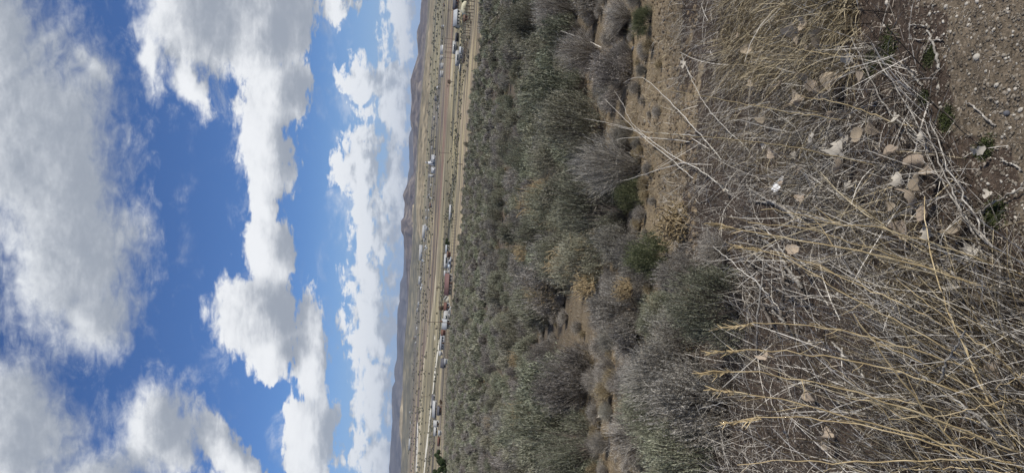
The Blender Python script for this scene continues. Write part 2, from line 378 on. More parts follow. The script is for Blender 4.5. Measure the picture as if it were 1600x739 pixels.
    FC = FC*(1+2.2*st2[:, None]); yl = np.clip(st3*5-.15, 0, .85)[:, None]; FC = FC*(1-yl)+np.array([.38, .32, .18])*yl; dk = np.clip(-st3*4-.35, 0, .7)[:, None]; FC = FC*(1-dk)+np.array([.06, .06, .045])*dk; FC = FC*(1+.5*fbm(X/30, Y/30, 3, 15)[:, None])
    red = np.clip(fbm(X/300, Y/40, 3, 17)*3, 0, .6)[:, None]*((o > E[3]) & (o < E[4]))[:, None]
    FC = FC*(1-red)+np.array([.24, .14, .10])*red
    # pale farm track along the back of the houses
    C[far] = FC[far]
    tr = (np.abs(o-np.interp(py, [-200, 480, 530, 560, 620, 700, 900], [-99, -99, 50, 47.5, 43, 38.5, 30])) < 0.9) & far & (py > 525)
    C[tr] = (.62, .58, .48)
    tr = (np.abs(o-np.interp(py, [560, 640, 660, 700, 760, 900], [-99, -99, 23, 24, 25, 26])) < .6) & far & (py > 650)
    C[tr] = (.60, .58, .52)
    C = np.clip(C, .02, .7)
    ca = me.color_attributes.new('land', 'FLOAT_COLOR', 'POINT')
    ca.data.foreach_set('color', np.hstack([C, np.ones((len(V), 1))]).astype(np.float32).ravel())
    m = bpy.data.materials.new('ground_soil'); m.use_nodes = True; m.node_tree.nodes.clear(); N = NT(m.node_tree)
    at = N.n('ShaderNodeAttribute', attribute_name='land'); tcc = N.n('ShaderNodeTexCoord').outputs['Object']
    a1 = N.noise(tcc, 60, 6, .65).outputs['Fac']; a2 = N.noise(tcc, 1.2, 5, .6).outputs['Fac']; a3 = N.noise(tcc, .02, 6, .6).outputs['Fac']
    vo = N.n('ShaderNodeTexVoronoi', ins={'Vector': tcc, 'Scale': 130.0}); vs = N.n('ShaderNodeSeparateColor', ins={0: vo.outputs['Color']})
    f = N.math('MULTIPLY', N.math('MULTIPLY_ADD', a1, 1.4, .3), N.math('MULTIPLY_ADD', a2, .8, .6))
    f = N.math('MULTIPLY', f, N.math('MULTIPLY_ADD', a3, .8, .6))
    f = N.math('MULTIPLY', f, N.math('MULTIPLY_ADD', vs.outputs[0], .6, .7))
    col = N.vec('SCALE', at.outputs['Color'], f)
    grain = N.smooth(vs.outputs[1], .93, .97, 0, .5)
    col = N.mix(grain, col, (.40, .36, .30, 1))
    bn = N.n('ShaderNodeBump', ins={'Strength': .6, 'Distance': .006, 'Height': N.math('ADD', a1, N.math('MULTIPLY', vo.outputs['Distance'], -.8))})
    bs = N.n('ShaderNodeBsdfPrincipled', ins={'Base Color': col, 'Roughness': .95, 'Specular IOR Level': .15, 'Normal': bn.outputs[0]})
    N.n('ShaderNodeOutputMaterial', ins={0: bs.outputs[0]})
    me.materials.append(m)
    tag(obj('ground', me), kind='structure')
build_ground()

# ------------------------------------------------------------------ hills
def hill_mat(name, c1, c2, c3, sc):
    return ramp_mat(name, [c1, c2, c3], sc, rnd=0, detail=8, rough=1.0, stretch=(1, .6, 2.5))
def ridge(name, crest, dist, front, foot, mat, rough=.2, seed=0, cols=520, pymin=-140, pymax=900, base_o=None):
    py = np.linspace(pymin, pymax, cols); cx = np.interp(py, [c[0] for c in crest], [c[1] for c in crest])
    cx = cx+fbm(py/14.0, py*0+seed, 4, seed)*1.8
    top = at_y(cx, py, dist)
    rows = 60; s = np.linspace(0, 1.45, rows)[:, None]     # 0 front foot, 1 crest, beyond = back slope
    dirx = top[:, 0]/dist
    Y = dist-front*(1-s)*(1+0*py)[None]; X = dirx[None]*Y
    prof = np.where(s <= 1, s**1.25, 1-(s-1)*1.6)
    gul = np.abs(fbm(X/(front*.10), Y/(front*.5), 4, seed+3))*2.6
    big = fbm(X/(front*.5), Y/(front*.5), 4, seed+7)
    hgt = (top[:, 2]-foot)[None]*np.clip(prof+rough*(big*1.5-gul)*np.sin(np.clip(s, 0, 1)*math.pi)**.8, 0, 1.0)
    Z = foot+hgt-np.where(s > 1, 0, 0); Z[0] = foot-6; Z[-1] = foot-6
    V = np.stack([X, Y, Z], -1).reshape(-1, 3)
    i = np.arange(rows-1)[:, None]*cols; j = np.arange(cols-1)[None]
    F = np.stack([i+j, i+j+1, i+cols+j+1, i+cols+j], -1).reshape(-1, 4)
    return tag(obj(name, mesh(name, V, F, mat, True)), kind='structure')
CREST = [(-140, 664), (-60, 661), (0, 658.7), (20, 656), (35, 656), (50, 651), (60, 651), (85, 653), (112, 645), (125, 641), (137, 641), (160, 642.5), (185, 641), (197, 641.7), (206, 645), (270, 646), (272, 644), (280, 640), (297, 632), (305, 629), (318, 632), (340, 630), (345, 626),
         (360, 626), (370, 631), (385, 632), (400, 633), (430, 635), (470, 637), (900, 640)]
FAR = [(-140, 662), (0, 660), (197, 645), (207, 641), (215, 639), (247, 639), (262, 640), (275, 637), (345, 630), (385, 631), (430, 630), (442, 625), (470, 624), (482, 621), (520, 620), (555, 620), (562, 619), (575, 616), (584, 615.5), (595, 617), (605, 612), (625, 611),
       (655, 612.5), (680, 610.7), (710, 609), (739, 607.5), (800, 604), (900, 600)]
m_far = hill_mat('far_mountain', (.045, .05, .065), (.085, .085, .10), (.15, .14, .14), .003)
m_mid = hill_mat('near_mountain', (.035, .033, .042), (.105, .088, .085), (.28, .235, .18), .006)
m_tan = hill_mat('tan_bluff', (.09, .08, .052), (.25, .205, .13), (.44, .365, .24), .010)
m_low = hill_mat('low_hill', (.07, .068, .055), (.13, .12, .085), (.27, .23, .15), .008)
ridge('mountain_range', FAR, 14000, 3500, -40, m_far, .28, 1)
ridge('mountain_range', CREST, 8200, 2300, -38, m_mid, .38, 2)
ridge('low_hills', [(-140, 675), (0, 669), (100, 663), (180, 655), (230, 652), (300, 648), (360, 645), (400, 643), (430, 640), (480, 637), (560, 630), (600, 629), (620, 629.5), (700, 628), (900, 618)], 5200, 1500, -38, m_low, .3, 4)
ridge('tan_bluff', [(-140, 676), (0, 671.5), (30, 671), (60, 668), (100, 664), (140, 660), (180, 656), (230, 653.5), (280, 652), (330, 650), (360, 652), (380, 658), (900, 680)], 3300, 700, -36.5, m_tan, .35, 6)
ridge('tan_bluff', [(-140, 690), (300, 690), (320, 644), (350, 643), (395, 644.5), (412, 652), (430, 660), (560, 680), (590, 640), (610, 628.5), (640, 624.5), (680, 624.5), (705, 628), (720, 640), (900, 680)], 6500, 900, -37, m_tan, .3, 8)

# ------------------------------------------------------------------ sagebrush builders
class Rnd(np.random.RandomState): pass
def sage_arrays(seed, R, H, nspr, nleaf, ll, lw, flat=0.0, nstem=14, seedheads=0, openness=.0, twig_w=.003, spr=(.08, .17)):
    rs = Rnd(seed)
    k = rs.randint(6, 11)
    a = rs.uniform(0, 2*math.pi, k); q = rs.uniform(.1, .62, k)*R
    lc = np.stack([q*np.cos(a), q*np.sin(a), (.66-.42*q/R)*H*rs.uniform(.6, 1.1, k)], -1); lr = rs.uniform(.30, .5, k)*R
    a2 = rs.uniform(0, 2*math.pi, 5); lc = np.vstack([lc, np.stack([.62*R*np.cos(a2), .62*R*np.sin(a2), np.full(5, .17*H)], -1)]); lr = np.r_[lr, rs.uniform(.22, .38, 5)*R]; k += 5
    li = rs.randint(0, k, nspr)
    d = nrm(rs.normal(size=(nspr, 3))); d[:, 2] = np.where(d[:, 2] < -.6, -d[:, 2], d[:, 2])
    rad = rs.uniform(0, 1, nspr)**.35
    p = lc[li]+d*(lr[li]*rad)[:, None]*np.array([1, 1, H/R*.75])
    p[:, 2] = np.where(p[:, 2] < .04*H, rs.uniform(.04, .3, nspr)*H, p[:, 2])
    sd = nrm((p-np.array([0, 0, -.25*H]))/max(R, H)*1.0+np.array([0, 0, .85])+rs.normal(size=(nspr, 3))*.24)
    L = rs.uniform(*spr, nspr)
    tip = p+sd*L[:, None]
    # leaves
    t = rs.uniform(0, 1, (nspr, nleaf)); lp = p[:, None]+sd[:, None]*(L[:, None]*t)[..., None]
    ld = nrm(sd[:, None]*1.0+rs.normal(size=(nspr, nleaf, 3))*.42)
    side = nrm(np.cross(ld, rs.normal(size=ld.shape)))
    l_ = ll*rs.uniform(.6, 1.3, (nspr, nleaf, 1)); w_ = lw*rs.uniform(.7, 1.3, (nspr, nleaf, 1))
    Vl = np.stack([lp-side*w_/2, lp+side*w_/2, lp+ld*l_], 2).reshape(-1, 3)
    Fl = np.arange(len(Vl)).reshape(-1, 3)
    # twigs
    base = np.tile([[0, 0, 0.0]], (nspr, 1))+rs.normal(size=(nspr, 3))*[.04, .04, 0]
    sel = rs.uniform(size=nspr) < .4
    start = base*.35+p*.65; start[:, 2] = p[:, 2]*.6
    Vt, Ft = ribbons(start[sel], tip[sel], rs.normal(size=(sel.sum(), 3))*.02, twig_w, 2, rs, .5)
    tone = np.repeat(rs.uniform(-.5, .5, nspr)*.8, nleaf*3)+np.repeat(rs.uniform(-.3, .3, nspr*nleaf), 3)
    rs.tone = tone; return rs, Vl, Fl, Vt, Ft, lc, lr, tip

def stems(seed, lc, n, r0=.018):
    rs = np.random.RandomState(seed+99); b = MB()
    for i in range(n):
        c = lc[i % len(lc)]*rs.uniform(.7, 1.1, 3); t = np.linspace(0, 1, 6)[:, None]
        p = np.array([rs.normal()*.03, rs.normal()*.03, -.03])*(1-t)+c*t; p[1:-1] += rs.normal(size=(4, 3))*.025
        p[:, 0:2] *= (t**.8)*.6+.4
        b.tube(p, np.linspace(r0*rs.uniform(.6, 1.1), r0*.25, 6), 5)
    return b

def sage_variant(seed, R, H, tier, mat):
    if tier == 0: rs, Vl, Fl, Vt, Ft, lc, lr, tip = sage_arrays(seed, R, H, 2100, 17, .024, .0034, twig_w=.0035)
    elif tier == 1: rs, Vl, Fl, Vt, Ft, lc, lr, tip = sage_arrays(seed, R, H, 850, 12, .045, .0075, twig_w=.005, spr=(.1, .2))
    else: rs, Vl, Fl, Vt, Ft, lc, lr, tip = sage_arrays(seed, R, H, 280, 9, .09, .020, twig_w=.01, spr=(.1, .24))
    fol = mesh('foliage', Vl, Fl, mat, tone=rs.tone)
    b = stems(seed, lc, 12 if tier == 0 else 7 if tier == 1 else 3, .02)
    b.add(Vt, Ft)
    return fol, b.mesh('stems', M['wood'])

def fan_variant(seed, R, H, n, w, mat):
    """bare shrub: many fine dead twigs fanning up from the base"""
    rs = np.random.RandomState(seed)
    a = rs.uniform(0, 2*math.pi, n); e = rs.uniform(.0, 1, n)**.8; L = rs.uniform(.65, 1.05, n)
    T = np.stack([np.cos(a)*e*R, np.sin(a)*e*R, H*np.sqrt(np.maximum(.05, 1-.7*e**2))], -1)*L[:, None]+rs.normal(size=(n, 3))*.02
    s = rs.uniform(0, .55, n)[:, None]; B = np.stack([T[:, 0]*s[:, 0], T[:, 1]*s[:, 0], T[:, 2]*s[:, 0]*.8], -1)+rs.normal(size=(n, 3))*[.05, .05, 0]*(1-s)
    sag = rs.normal(size=(n, 3))*.025+np.array([0, 0, .03])
    V, F = ribbons(B, T, sag, w*rs.uniform(.6, 1.3, n), 3, rs, .3)
    m = n*2; i = rs.randint(0, n, m); t = rs.uniform(.4, 1, m)[:, None]; b2 = B[i]*(1-t)+T[i]*t+sag[i]*4*t*(1-t)
    t2 = b2+nrm(nrm(T[i]-B[i])+rs.normal(size=(m, 3))*.5)*rs.uniform(.04, .12, m)[:, None]
    V2, F2 = ribbons(b2, t2, rs.normal(size=(m, 3))*.005, w*.6, 1, rs, .3)
    fol = mesh('twigs', np.vstack([V, V2]), np.vstack([F, F2+len(V)]), mat, tone=np.r_[np.repeat(rs.uniform(-.5, .5, n), len(V)//n), np.repeat(rs.uniform(-.5, .5, m), len(V2)//m)])
    lc = np.stack([np.cos(a[:8])*R*.35, np.sin(a[:8])*R*.35, np.full(8, H*.4)], -1)
    return fol, stems(seed, lc, 8, .014).mesh('stems', M['deadwood'])

NEAR = [sage_variant(10+i, .5, .62, 0, M['sage'] if i < 3 else M['sage_grey']) for i in range(5)]
MID = [sage_variant(30+i, .5, .62, 1, M['sage'] if i < 4 else M['sage_grey']) for i in range(6)]
LOW = [sage_variant(50+i, .5, .62, 2, M['sage'] if i < 4 else M['sage_grey']) for i in range(6)]
FANS = [fan_variant(70+i, .45, .6, 1500, .0035, M['graygrass'] if i else M['sage_grey']) for i in range(3)]
GREEN = sage_arrays(90, .32, .42, 1500, 16, .018, .006)
GREENM = (mesh('foliage', GREEN[1], GREEN[2], M['green'], tone=GREEN[0].tone), stems(90, GREEN[5], 8, .01).mesh('stems', M['wood']))

def seed_mesh(seed, R, H, n):
    """dry pale flower heads: crinkled curling ribbons"""
    rs = np.random.RandomState(seed); d = nrm(rs.normal(size=(n, 3))); d[:, 2] = np.abs(d[:, 2])
    B = d*np.array([R, R, H])*rs.uniform(.45, .85, n)[:, None]; T = B+nrm(d+rs.normal(size=(n, 3))*.7)*rs.uniform(.05, .12, n)[:, None]
    sel = fbm(B[:, 0]*3+seed, B[:, 1]*3, 2, seed) > .0; B, T = B[sel], T[sel]; n = len(B)
    V, F = ribbons(B, T, rs.normal(size=(n, 3))*.02, .006, 3, rs, .5); return mesh('seed_heads', V, F, M['seed'])
def curl_mesh(seed, R, H, n):
    """zig-zagging tan stalks of the dried-out bush"""
    rs = np.random.RandomState(seed); b = MB()
    for i in range(n):
        d = nrm(rs.normal(size=3)); d[2] = abs(d[2])+.2; k = 8; p = [np.array([rs.normal()*.04, rs.normal()*.04, 0])]
        for j in range(k):
            d = nrm(d+rs.normal(size=3)*.75+np.array([0, 0, .12])); q = p[-1]+d*R*.24; q[2] = max(q[2], .01)
            rr = math.hypot(q[0], q[1]);
            if rr > R: q[:2] *= R/rr
            p.append(q)
        b.tube(p, np.linspace(.007, .004, k+1), 4)
    return b.mesh('stalks', M['seed'])
SEEDM = [seed_mesh(3+i, .50, .56, 700) for i in range(2)]
CURLM = curl_mesh(5, .2, .26, 110)

def place(pair, name, label, cat, loc, R, H, rz, group=None, names=('foliage', 'stems'), extra=None, baseRH=(.5, .62)):
    t = thing(name, label, cat, loc, rz, group, (R/baseRH[0], R/baseRH[0]*random.uniform(.92, 1.08), H/baseRH[1]))
    obj(names[0], pair[0], t); obj(names[1], pair[1], t)
    if extra: o = obj('seed_heads', extra, t, (0, 0, .06)); o['kind'] = 'stuff'
    return t

# shrubs told apart in the foreground: base px, py, half width px, height px, kind, variant, label
MAN = [
    (1166, 492, 80, 132, 'near', 0, 'largest olive-green sagebrush in the foreground, behind the heap of bare dead branches'),
    (1098, 425, 42, 75, 'near', 3, 'small silvery sagebrush directly behind the dead branches and beside the tan tangled bush'),
    (1142, 395, 42, 50, 'fan', 1, 'low grey bush of fine bare twigs below the tan tangled bush'),
    (1052, 402, 36, 66, 'green', 0, 'small bright green leafy bush beside the tan tangled bush'),
    (1006, 262, 58, 112, 'fan', 0, 'grey fan-shaped sagebrush beside the bare ochre strip, twigs swept upright'),
    (986, 335, 72, 125, 'near', 1, 'broad grey-green sagebrush with dead twigs showing, behind the tan tangled bush'),
    (1008, 305, 26, 45, 'green', 0, 'little dark green plant in the hollow under the grey fan-shaped sagebrush'),
    (952, 408, 52, 92, 'seed', 2, 'sagebrush with tan seed heads next to the ochre clearing'),
    (900, 400, 40, 70, 'near', 0, 'grey-green sagebrush behind the one with tan seed heads'),
    (900, 320, 46, 86, 'seed', 0, 'green-grey sagebrush with a tuft of straw seed heads on its crown'),
    (1010, 485, 52, 92, 'near', 4, 'dull grey rounded sagebrush with straw twigs between the two ochre clearings'),
    (946, 200, 62, 118, 'near', 1, 'grey-green sagebrush standing just behind the bare ochre strip'),
    (905, 240, 45, 80, 'near', 2, 'pale green sagebrush behind the one edging the bare ochre strip'),
    (986, 118, 50, 62, 'near', 3, 'low olive-grey sagebrush growing on the bare ochre strip'),
    (940, 78, 38, 72, 'fan', 1, 'small violet-grey bare shrub with upright twigs, a white branch lying beside it'),
    (892, 82, 50, 84, 'near', 0, 'dense green-grey sagebrush behind the violet-grey bare shrub'),
    (905, 8, 45, 70, 'fan', 2, 'pale straw-grey bare shrub at the edge of the view beside the ochre strip'),
    (885, 150, 42, 78, 'near', 2, 'bushy sagebrush with dark gaps, second behind the ochre strip'),
    (1142, 640, 86, 128, 'near', 4, 'large dark green-grey sagebrush behind the golden arching stalks'),
    (1075, 600, 62, 100, 'fan', 0, 'violet-grey shrub of dead upright twigs beside the strip of bare dirt'),
    (1118, 725, 70, 120, 'near', 0, 'olive-brown sagebrush behind the golden stalks, cut off by the edge of the view'),
    (1030, 690, 55, 80, 'fan', 1, 'mauve-grey twiggy shrub next to the strip of bare dirt'),
    (930, 602, 62, 100, 'near', 4, 'broad violet-grey sagebrush beyond the strip of bare dirt'),
    (936, 705, 56, 95, 'near', 1, 'rounded green sagebrush beyond the bare dirt, cut by the edge of the view'),
    (868, 655, 48, 85, 'seed', 1, 'sagebrush with an ochre flush of seed heads beyond the bare dirt'),
    (882, 560, 30, 62, 'near', 3, 'small grey sagebrush at the far end of the large ochre clearing'),
    (868, 470, 36, 70, 'near', 1, 'upright grey-green sagebrush bordering the large ochre clearing'),
    (870, 360, 38, 66, 'near', 2, 'green sagebrush in the second row behind the tan tangled bush'),
    (955, 545, 26, 34, 'fan', 1, 'very small grey twiggy shrub inside the large ochre clearing'),
    (1000, 545, 34, 40, 'fan', 2, 'low straw-grey tuft between the ochre clearing and the large sagebrush'),
    (1100, 560, 60, 110, 'near', 3, 'grey sagebrush squeezed between the two largest foreground sagebrushes'),
    (985, 20, 40, 40, 'fan', 1, 'flat grey shrub hugging the dirt at the bare ochre strip'),
    (1020, 30, 24, 30, 'green', 0, 'low dark green plant growing alone on the bare ochre strip'),
    (1065, 655, 60, 90, 'near', 2, 'green-brown sagebrush behind the white dead branches'),
    (850, 20, 38, 66, 'near', 1, 'dark sagebrush behind the pale straw-grey bare shrub'),
    (845, 245, 34, 60, 'near', 0, 'sagebrush in front of the thick of the field, in line with the concrete tower'),
]
man_xy = []
def wpx(px, py, w, dist=None):
    p = hit(px, py); return p, w/FPX*(p[1]*cp+(EYE-p[2])*sp)
for bx, by, hw, hp, kind, v, lab in MAN:
    p, R = wpx(bx, by, hw); _, H = wpx(bx, by, hp); R *= 1.12; H *= 1.0
    p = p+np.array([0, R*.45, 0]); p[2] = zg(p[0], p[1]); man_xy.append((p[0], p[1], R))
    rz = random.uniform(0, 6.28)
    if kind == 'near' or kind == 'seed':
        place(NEAR[v], 'sagebrush', lab, 'shrub', p, R, H, rz, 'sagebrush near the roadside', extra=SEEDM[v % 2] if kind == 'seed' else None)
    elif kind == 'fan': place(FANS[v], 'bare_shrub', lab, 'shrub', p, R, H, rz, 'bare grey shrubs', names=('twigs', 'stems'), baseRH=(.45, .6))
    elif kind == 'green': place(GREENM, 'green_bush', lab, 'bush', p, R, H, rz, 'green bushes', baseRH=(.32, .42))
p, R = wpx(1070, 350, 34)
p = p+np.array([0, -.05, .02]); t = thing('dried_bush', 'tan dried-out bush of tangled crinkled stalks beside the small green bush', 'bush', p, 0, None, (R/.2,)*3); obj('stalks', CURLM, t); man_xy.append((p[0], p[1], R))
p, R = wpx(868, 318, 26)
t = thing('dried_bush', 'straw-coloured tangled dead bush sunk among grey-green sagebrush crowns', 'bush', p+np.array([0, -.3, .42]), 1, None, (R/.2,)*3); obj('stalks', CURLM, t)

for k, (a_, b_, w_, up_, lab) in enumerate([(918, 412, 24, .36, 'golden dead flower clump on the sagebrush beside the large ochre clearing'), (876, 300, 18, .4, 'small golden clump among crowns, above the grey fan-shaped sagebrush'), (862, 645, 22, .4, 'ochre dead clump showing between bushes beyond the strip of bare dirt'),
                                 (948, 452, 22, .22, 'straw-yellow tufty clump at the clearing edge beside the dull grey sagebrush'), (842, 395, 14, .4, 'little golden clump far back in the sagebrush, towards the parked vehicles'), (1010, 452, 18, .2, 'yellow dead clump behind the small green bush'), (835, 560, 14, .4, 'little ochre clump beyond the far end of the large ochre clearing')]):
    p, R = wpx(a_, b_, w_); t = thing('dried_bush', lab, 'bush', p+np.array([0, -.1, up_]), k*1.3, 'golden dead clumps', (R/.2,)*3); obj('stalks', CURLM, t)

# the field
CLEAR = [(1025, 60, 50, 120), (1035, 180, 42, 85), (910, 515, 46, 50), (962, 620, 28, 75), (968, 710, 24, 60), (1078, 60, 28, 300), (880, 262, 16, 30), (838, 490, 10, 20), (1000, 560, 30, 40), (945, 130, 12, 40), (802, 350, 6, 20), (905, 450, 22, 25), (1052, 348, 52, 40), (1090, 348, 40, 30)]
def build_field():
    rs = np.random.RandomState(11); P_ = []
    y = 3.9
    while y < 215:
        sp_ = .62 if y < 8 else .95 if y < 25 else 1.22 if y < 60 else 1.3
        xs = np.arange(-.42*y-2.5, .42*y+2.5, sp_)
        P_.append(np.stack([xs+rs.uniform(-.4, .4, len(xs))*sp_, y+rs.uniform(-.45, .45, len(xs))*sp_], -1)); y += sp_*.95
    P_ = np.vstack(P_); x, y = P_.T; z = zg(x, y, False)
    px, py = project(np.stack([x, y, z], -1)); o = px-horizon(py)
    ok = (o > np.interp(py, EDGE_PY, EDGE_O)+fbm(x/6, y/6, 3, 40)*4) & (py > -160) & (py < 900)
    dens_ = fbm(x/3.2, y/3.2, 3, 41); ok &= dens_ > np.where(y < 12, -.10, -.17)
    for cx_, cy_, rx_, ry_ in CLEAR: ok &= ((px-cx_)/(rx_*1.1))**2+((py-cy_)/(ry_*1.1))**2 > 1
    for mx_, my_, mr in man_xy: ok &= (x-mx_)**2+(y-my_)**2 > (mr*.8)**2
    ok &= px < 1085; inner = px > 900; ok &= ~inner | (rs.uniform(size=len(x)) < .85)
    x, y, z, px, py = x[ok], y[ok], z[ok], px[ok], py[ok]
    sz = fbm(x/7, y/7, 3, 44)
    R = (.385+.22*rs.uniform(-1, 1, len(x))+.5*sz)*np.where(y < 60, 1, 1.08); R = np.clip(R, .2, .8)*np.where(y < 8, .55, 1); H = R*rs.uniform(1.0, 1.8, len(x))
    order = np.argsort(y+np.where((py < -5) | (py > 745), 500, 0)); n_ind = 300-len(MAN)
    marks = [(25, 'the barn with the curved roof'), (75, 'the long white trailer'), (115, 'the white warehouses'), (200, 'the tan bluff'), (250, 'the concrete tower'), (330, 'the pale long roof'), (395, 'the cluster of parked vehicles'),
             (445, 'the red-roofed building'), (478, 'the leafless brown tree'), (507, 'the white two-storey house'), (535, 'the grey mobile home'), (568, 'the white house with the dark roof'), (640, 'the long white-roofed shed'), (720, 'the dark conifers')]
    for k, i in enumerate(order[:n_ind]):
        mk = min(marks, key=lambda m: abs(m[0]-py[i]))[1]
        tone = rs.randint(0, 6); tier = NEAR if y[i] < 9.5 else MID
        grey = tone >= 4
        size = 'small' if R[i] < .38 else 'broad' if R[i] > .58 else 'middling'
        row = ('front', 'second', 'third', 'fourth', 'fifth', 'sixth', 'seventh', 'eighth', 'ninth', 'tenth')[int(np.searchsorted([6.5, 8, 9.5, 11, 12.5, 14, 15.5, 17, 18.5], y[i]))]
        lab = f"{size}{' tall' if H[i] > 1.55*R[i] else ' squat' if H[i] < 1.2*R[i] else ''} {'silver-grey' if grey else 'grey-green'} sagebrush, {row} rank of field, towards {mk}"
        place(tier[tone % len(tier)] if tier is MID else tier[3+tone % 2] if grey else tier[tone % 3], 'sagebrush', lab, 'shrub', (x[i], y[i], z[i]-.02), R[i], H[i], rs.uniform(0, 6.28), 'sagebrush of the field, '+row+' rank',
              extra=SEEDM[k % 2] if rs.uniform() < .24 else None)
    rest = order[n_ind:]; return x[rest], y[rest], z[rest], R[rest], H[rest]
fx, fy, fz, fR, fH = build_field()


def make_src(pairs, cname):
    c = bpy.data.collections.new(cname)
    for i, (a, b) in enumerate(pairs):
        nv = len(a.vertices); tn = np.empty(nv, np.float32); a.attributes['tone'].data.foreach_get('value', tn)
        me = a.copy(); 
        o = bpy.data.objects.new(f'{cname}_{chr(97+i)}', me)
        # join foliage and stems in one mesh with two materials
        va = np.empty(len(a.vertices)*3, np.float32); a.vertices.foreach_get('co', va); vb = np.empty(len(b.vertices)*3, np.float32); b.vertices.foreach_get('co', vb)
        Fa = np.empty(len(a.loops), np.int32); a.loops.foreach_get('vertex_index', Fa); k_ = len(a.polygons[0].vertices)
        bt = [np.array(p.vertices[:]) for p in b.polygons]; fb = np.array([q for q in bt if len(q) == 4])+nv
        me = mesh(cname+'_mesh', np.vstack([va.reshape(-1, 3), vb.reshape(-1, 3)]), [Fa.reshape(-1, k_), fb], a.materials[0], tone=np.r_[tn, np.zeros(len(vb)//3)]); me.materials.append(b.materials[0])
        mi = np.zeros(len(me.polygons), np.int32); mi[len(Fa)//k_:] = 1; me.polygons.foreach_set('material_index', mi)
        o.data = me; c.objects.link(o)
    return c

def scatter(name, label, cat, src, X, idx, rot, scl):
    me = bpy.data.meshes.new(name); me.vertices.add(len(X)); me.vertices.foreach_set('co', X.astype(np.float32).ravel())
    for nm, typ, arr in (('rot', 'FLOAT_VECTOR', rot), ('scl', 'FLOAT_VECTOR', scl)):
        a = me.attributes.new(nm, typ, 'POINT'); a.data.foreach_set('vector', arr.astype(np.float32).ravel())
    a = me.attributes.new('idx', 'INT', 'POINT'); a.data.foreach_set('value', idx.astype(np.int32))
    me.update(); o = tag(obj(name, me), label, cat, kind='stuff')
    t = bpy.data.node_groups.new(name+'_nodes', 'GeometryNodeTree'); t.is_modifier = True
    t.interface.new_socket('Geometry', in_out='INPUT', socket_type='NodeSocketGeometry'); t.interface.new_socket('Geometry', in_out='OUTPUT', socket_type='NodeSocketGeometry')
    N = t.nodes; L = t.links; gi = N.new('NodeGroupInput'); go = N.new('NodeGroupOutput')
    m2p = N.new('GeometryNodeMeshToPoints'); L.new(gi.outputs[0], m2p.inputs[0])
    ci = N.new('GeometryNodeCollectionInfo'); ci.inputs[0].default_value = src; ci.inputs[1].default_value = True; ci.inputs[2].default_value = True
    ip = N.new('GeometryNodeInstanceOnPoints'); L.new(m2p.outputs[0], ip.inputs['Points']); L.new(ci.outputs[0], ip.inputs['Instance']); ip.inputs['Pick Instance'].default_value = True
    def na(nm, typ):
        n = N.new('GeometryNodeInputNamedAttribute'); n.data_type = typ; n.inputs[0].default_value = nm; return [q for q in n.outputs if q.enabled and q.name == 'Attribute'][0]
    L.new(na('idx', 'INT'), ip.inputs['Instance Index'])
    e2r = N.new('FunctionNodeEulerToRotation'); L.new(na('rot', 'FLOAT_VECTOR'), e2r.inputs[0]); L.new(e2r.outputs[0], ip.inputs['Rotation'])
    L.new(na('scl', 'FLOAT_VECTOR'), ip.inputs['Scale']); L.new(ip.outputs[0], go.inputs[0])
    md = o.modifiers.new('scatter', 'NODES'); md.node_group = t
    return o
srcM = make_src(MID, 'sage_mid'); srcL = make_src(LOW, 'sage_low')
def sc_sage(name, label, src, m, mul=1.0):
    n = m.sum(); rs = np.random.RandomState(5)
    scatter(name, label, 'shrubs', src, np.stack([fx[m], fy[m], fz[m]-.03], -1), rs.randint(0, 6, n), np.stack([rs.normal(size=n)*.06, rs.normal(size=n)*.06, rs.uniform(0, 6.28, n)], -1),
            np.stack([fR[m]/.5*mul, fR[m]/.5*mul, fH[m]/.62*mul], -1))
sc_sage('sagebrush_field', 'dense grey-green sagebrush covering the flat between the clearings and the dirt road', srcM, fy < 45)
sc_sage('distant_sagebrush', 'distant sagebrush thinning out against the tan dirt road', srcL, fy >= 45, 1.0)
# wispy dry tufts in the gaps between the bushes
def tufts():
    rs = np.random.RandomState(31); n = 5200; y = 5+75*rs.uniform(0, 1, n)**1.7; x = rs.uniform(-.42, .42, n)*y; z = zg(x, y); px, py = project(np.stack([x, y, z], -1))
    ok = (px < 1075) & (y > 6.5) & (fbm(x/.8, y/.8, 3, 71) > -.05)
    for cx_, cy_, rx_, ry_ in CLEAR: ok &= (((px-cx_)/rx_)**2+((py-cy_)/ry_)**2 > .75) | (rs.uniform(size=n) < .25)
    x, y, z = x[ok], y[ok], z[ok]; n = len(x); s_ = rs.uniform(.18, .5, n)*np.where(y < 8, .6, 1)
    scatter('dry_tufts', 'wispy pale dry tufts in the gaps between the sagebrush', 'grass', make_src(FANS+[SEEDT], 'tuft'), np.stack([x, y, z-.01], -1), rs.randint(0, 4, n), np.stack([0*x, 0*x, rs.uniform(0, 6.28, n)], -1), np.stack([s_, s_, s_*rs.uniform(.6, 1.1, n)], -1))
SEEDT = fan_variant(77, .4, .5, 700, .006, M['straw'])
tufts()
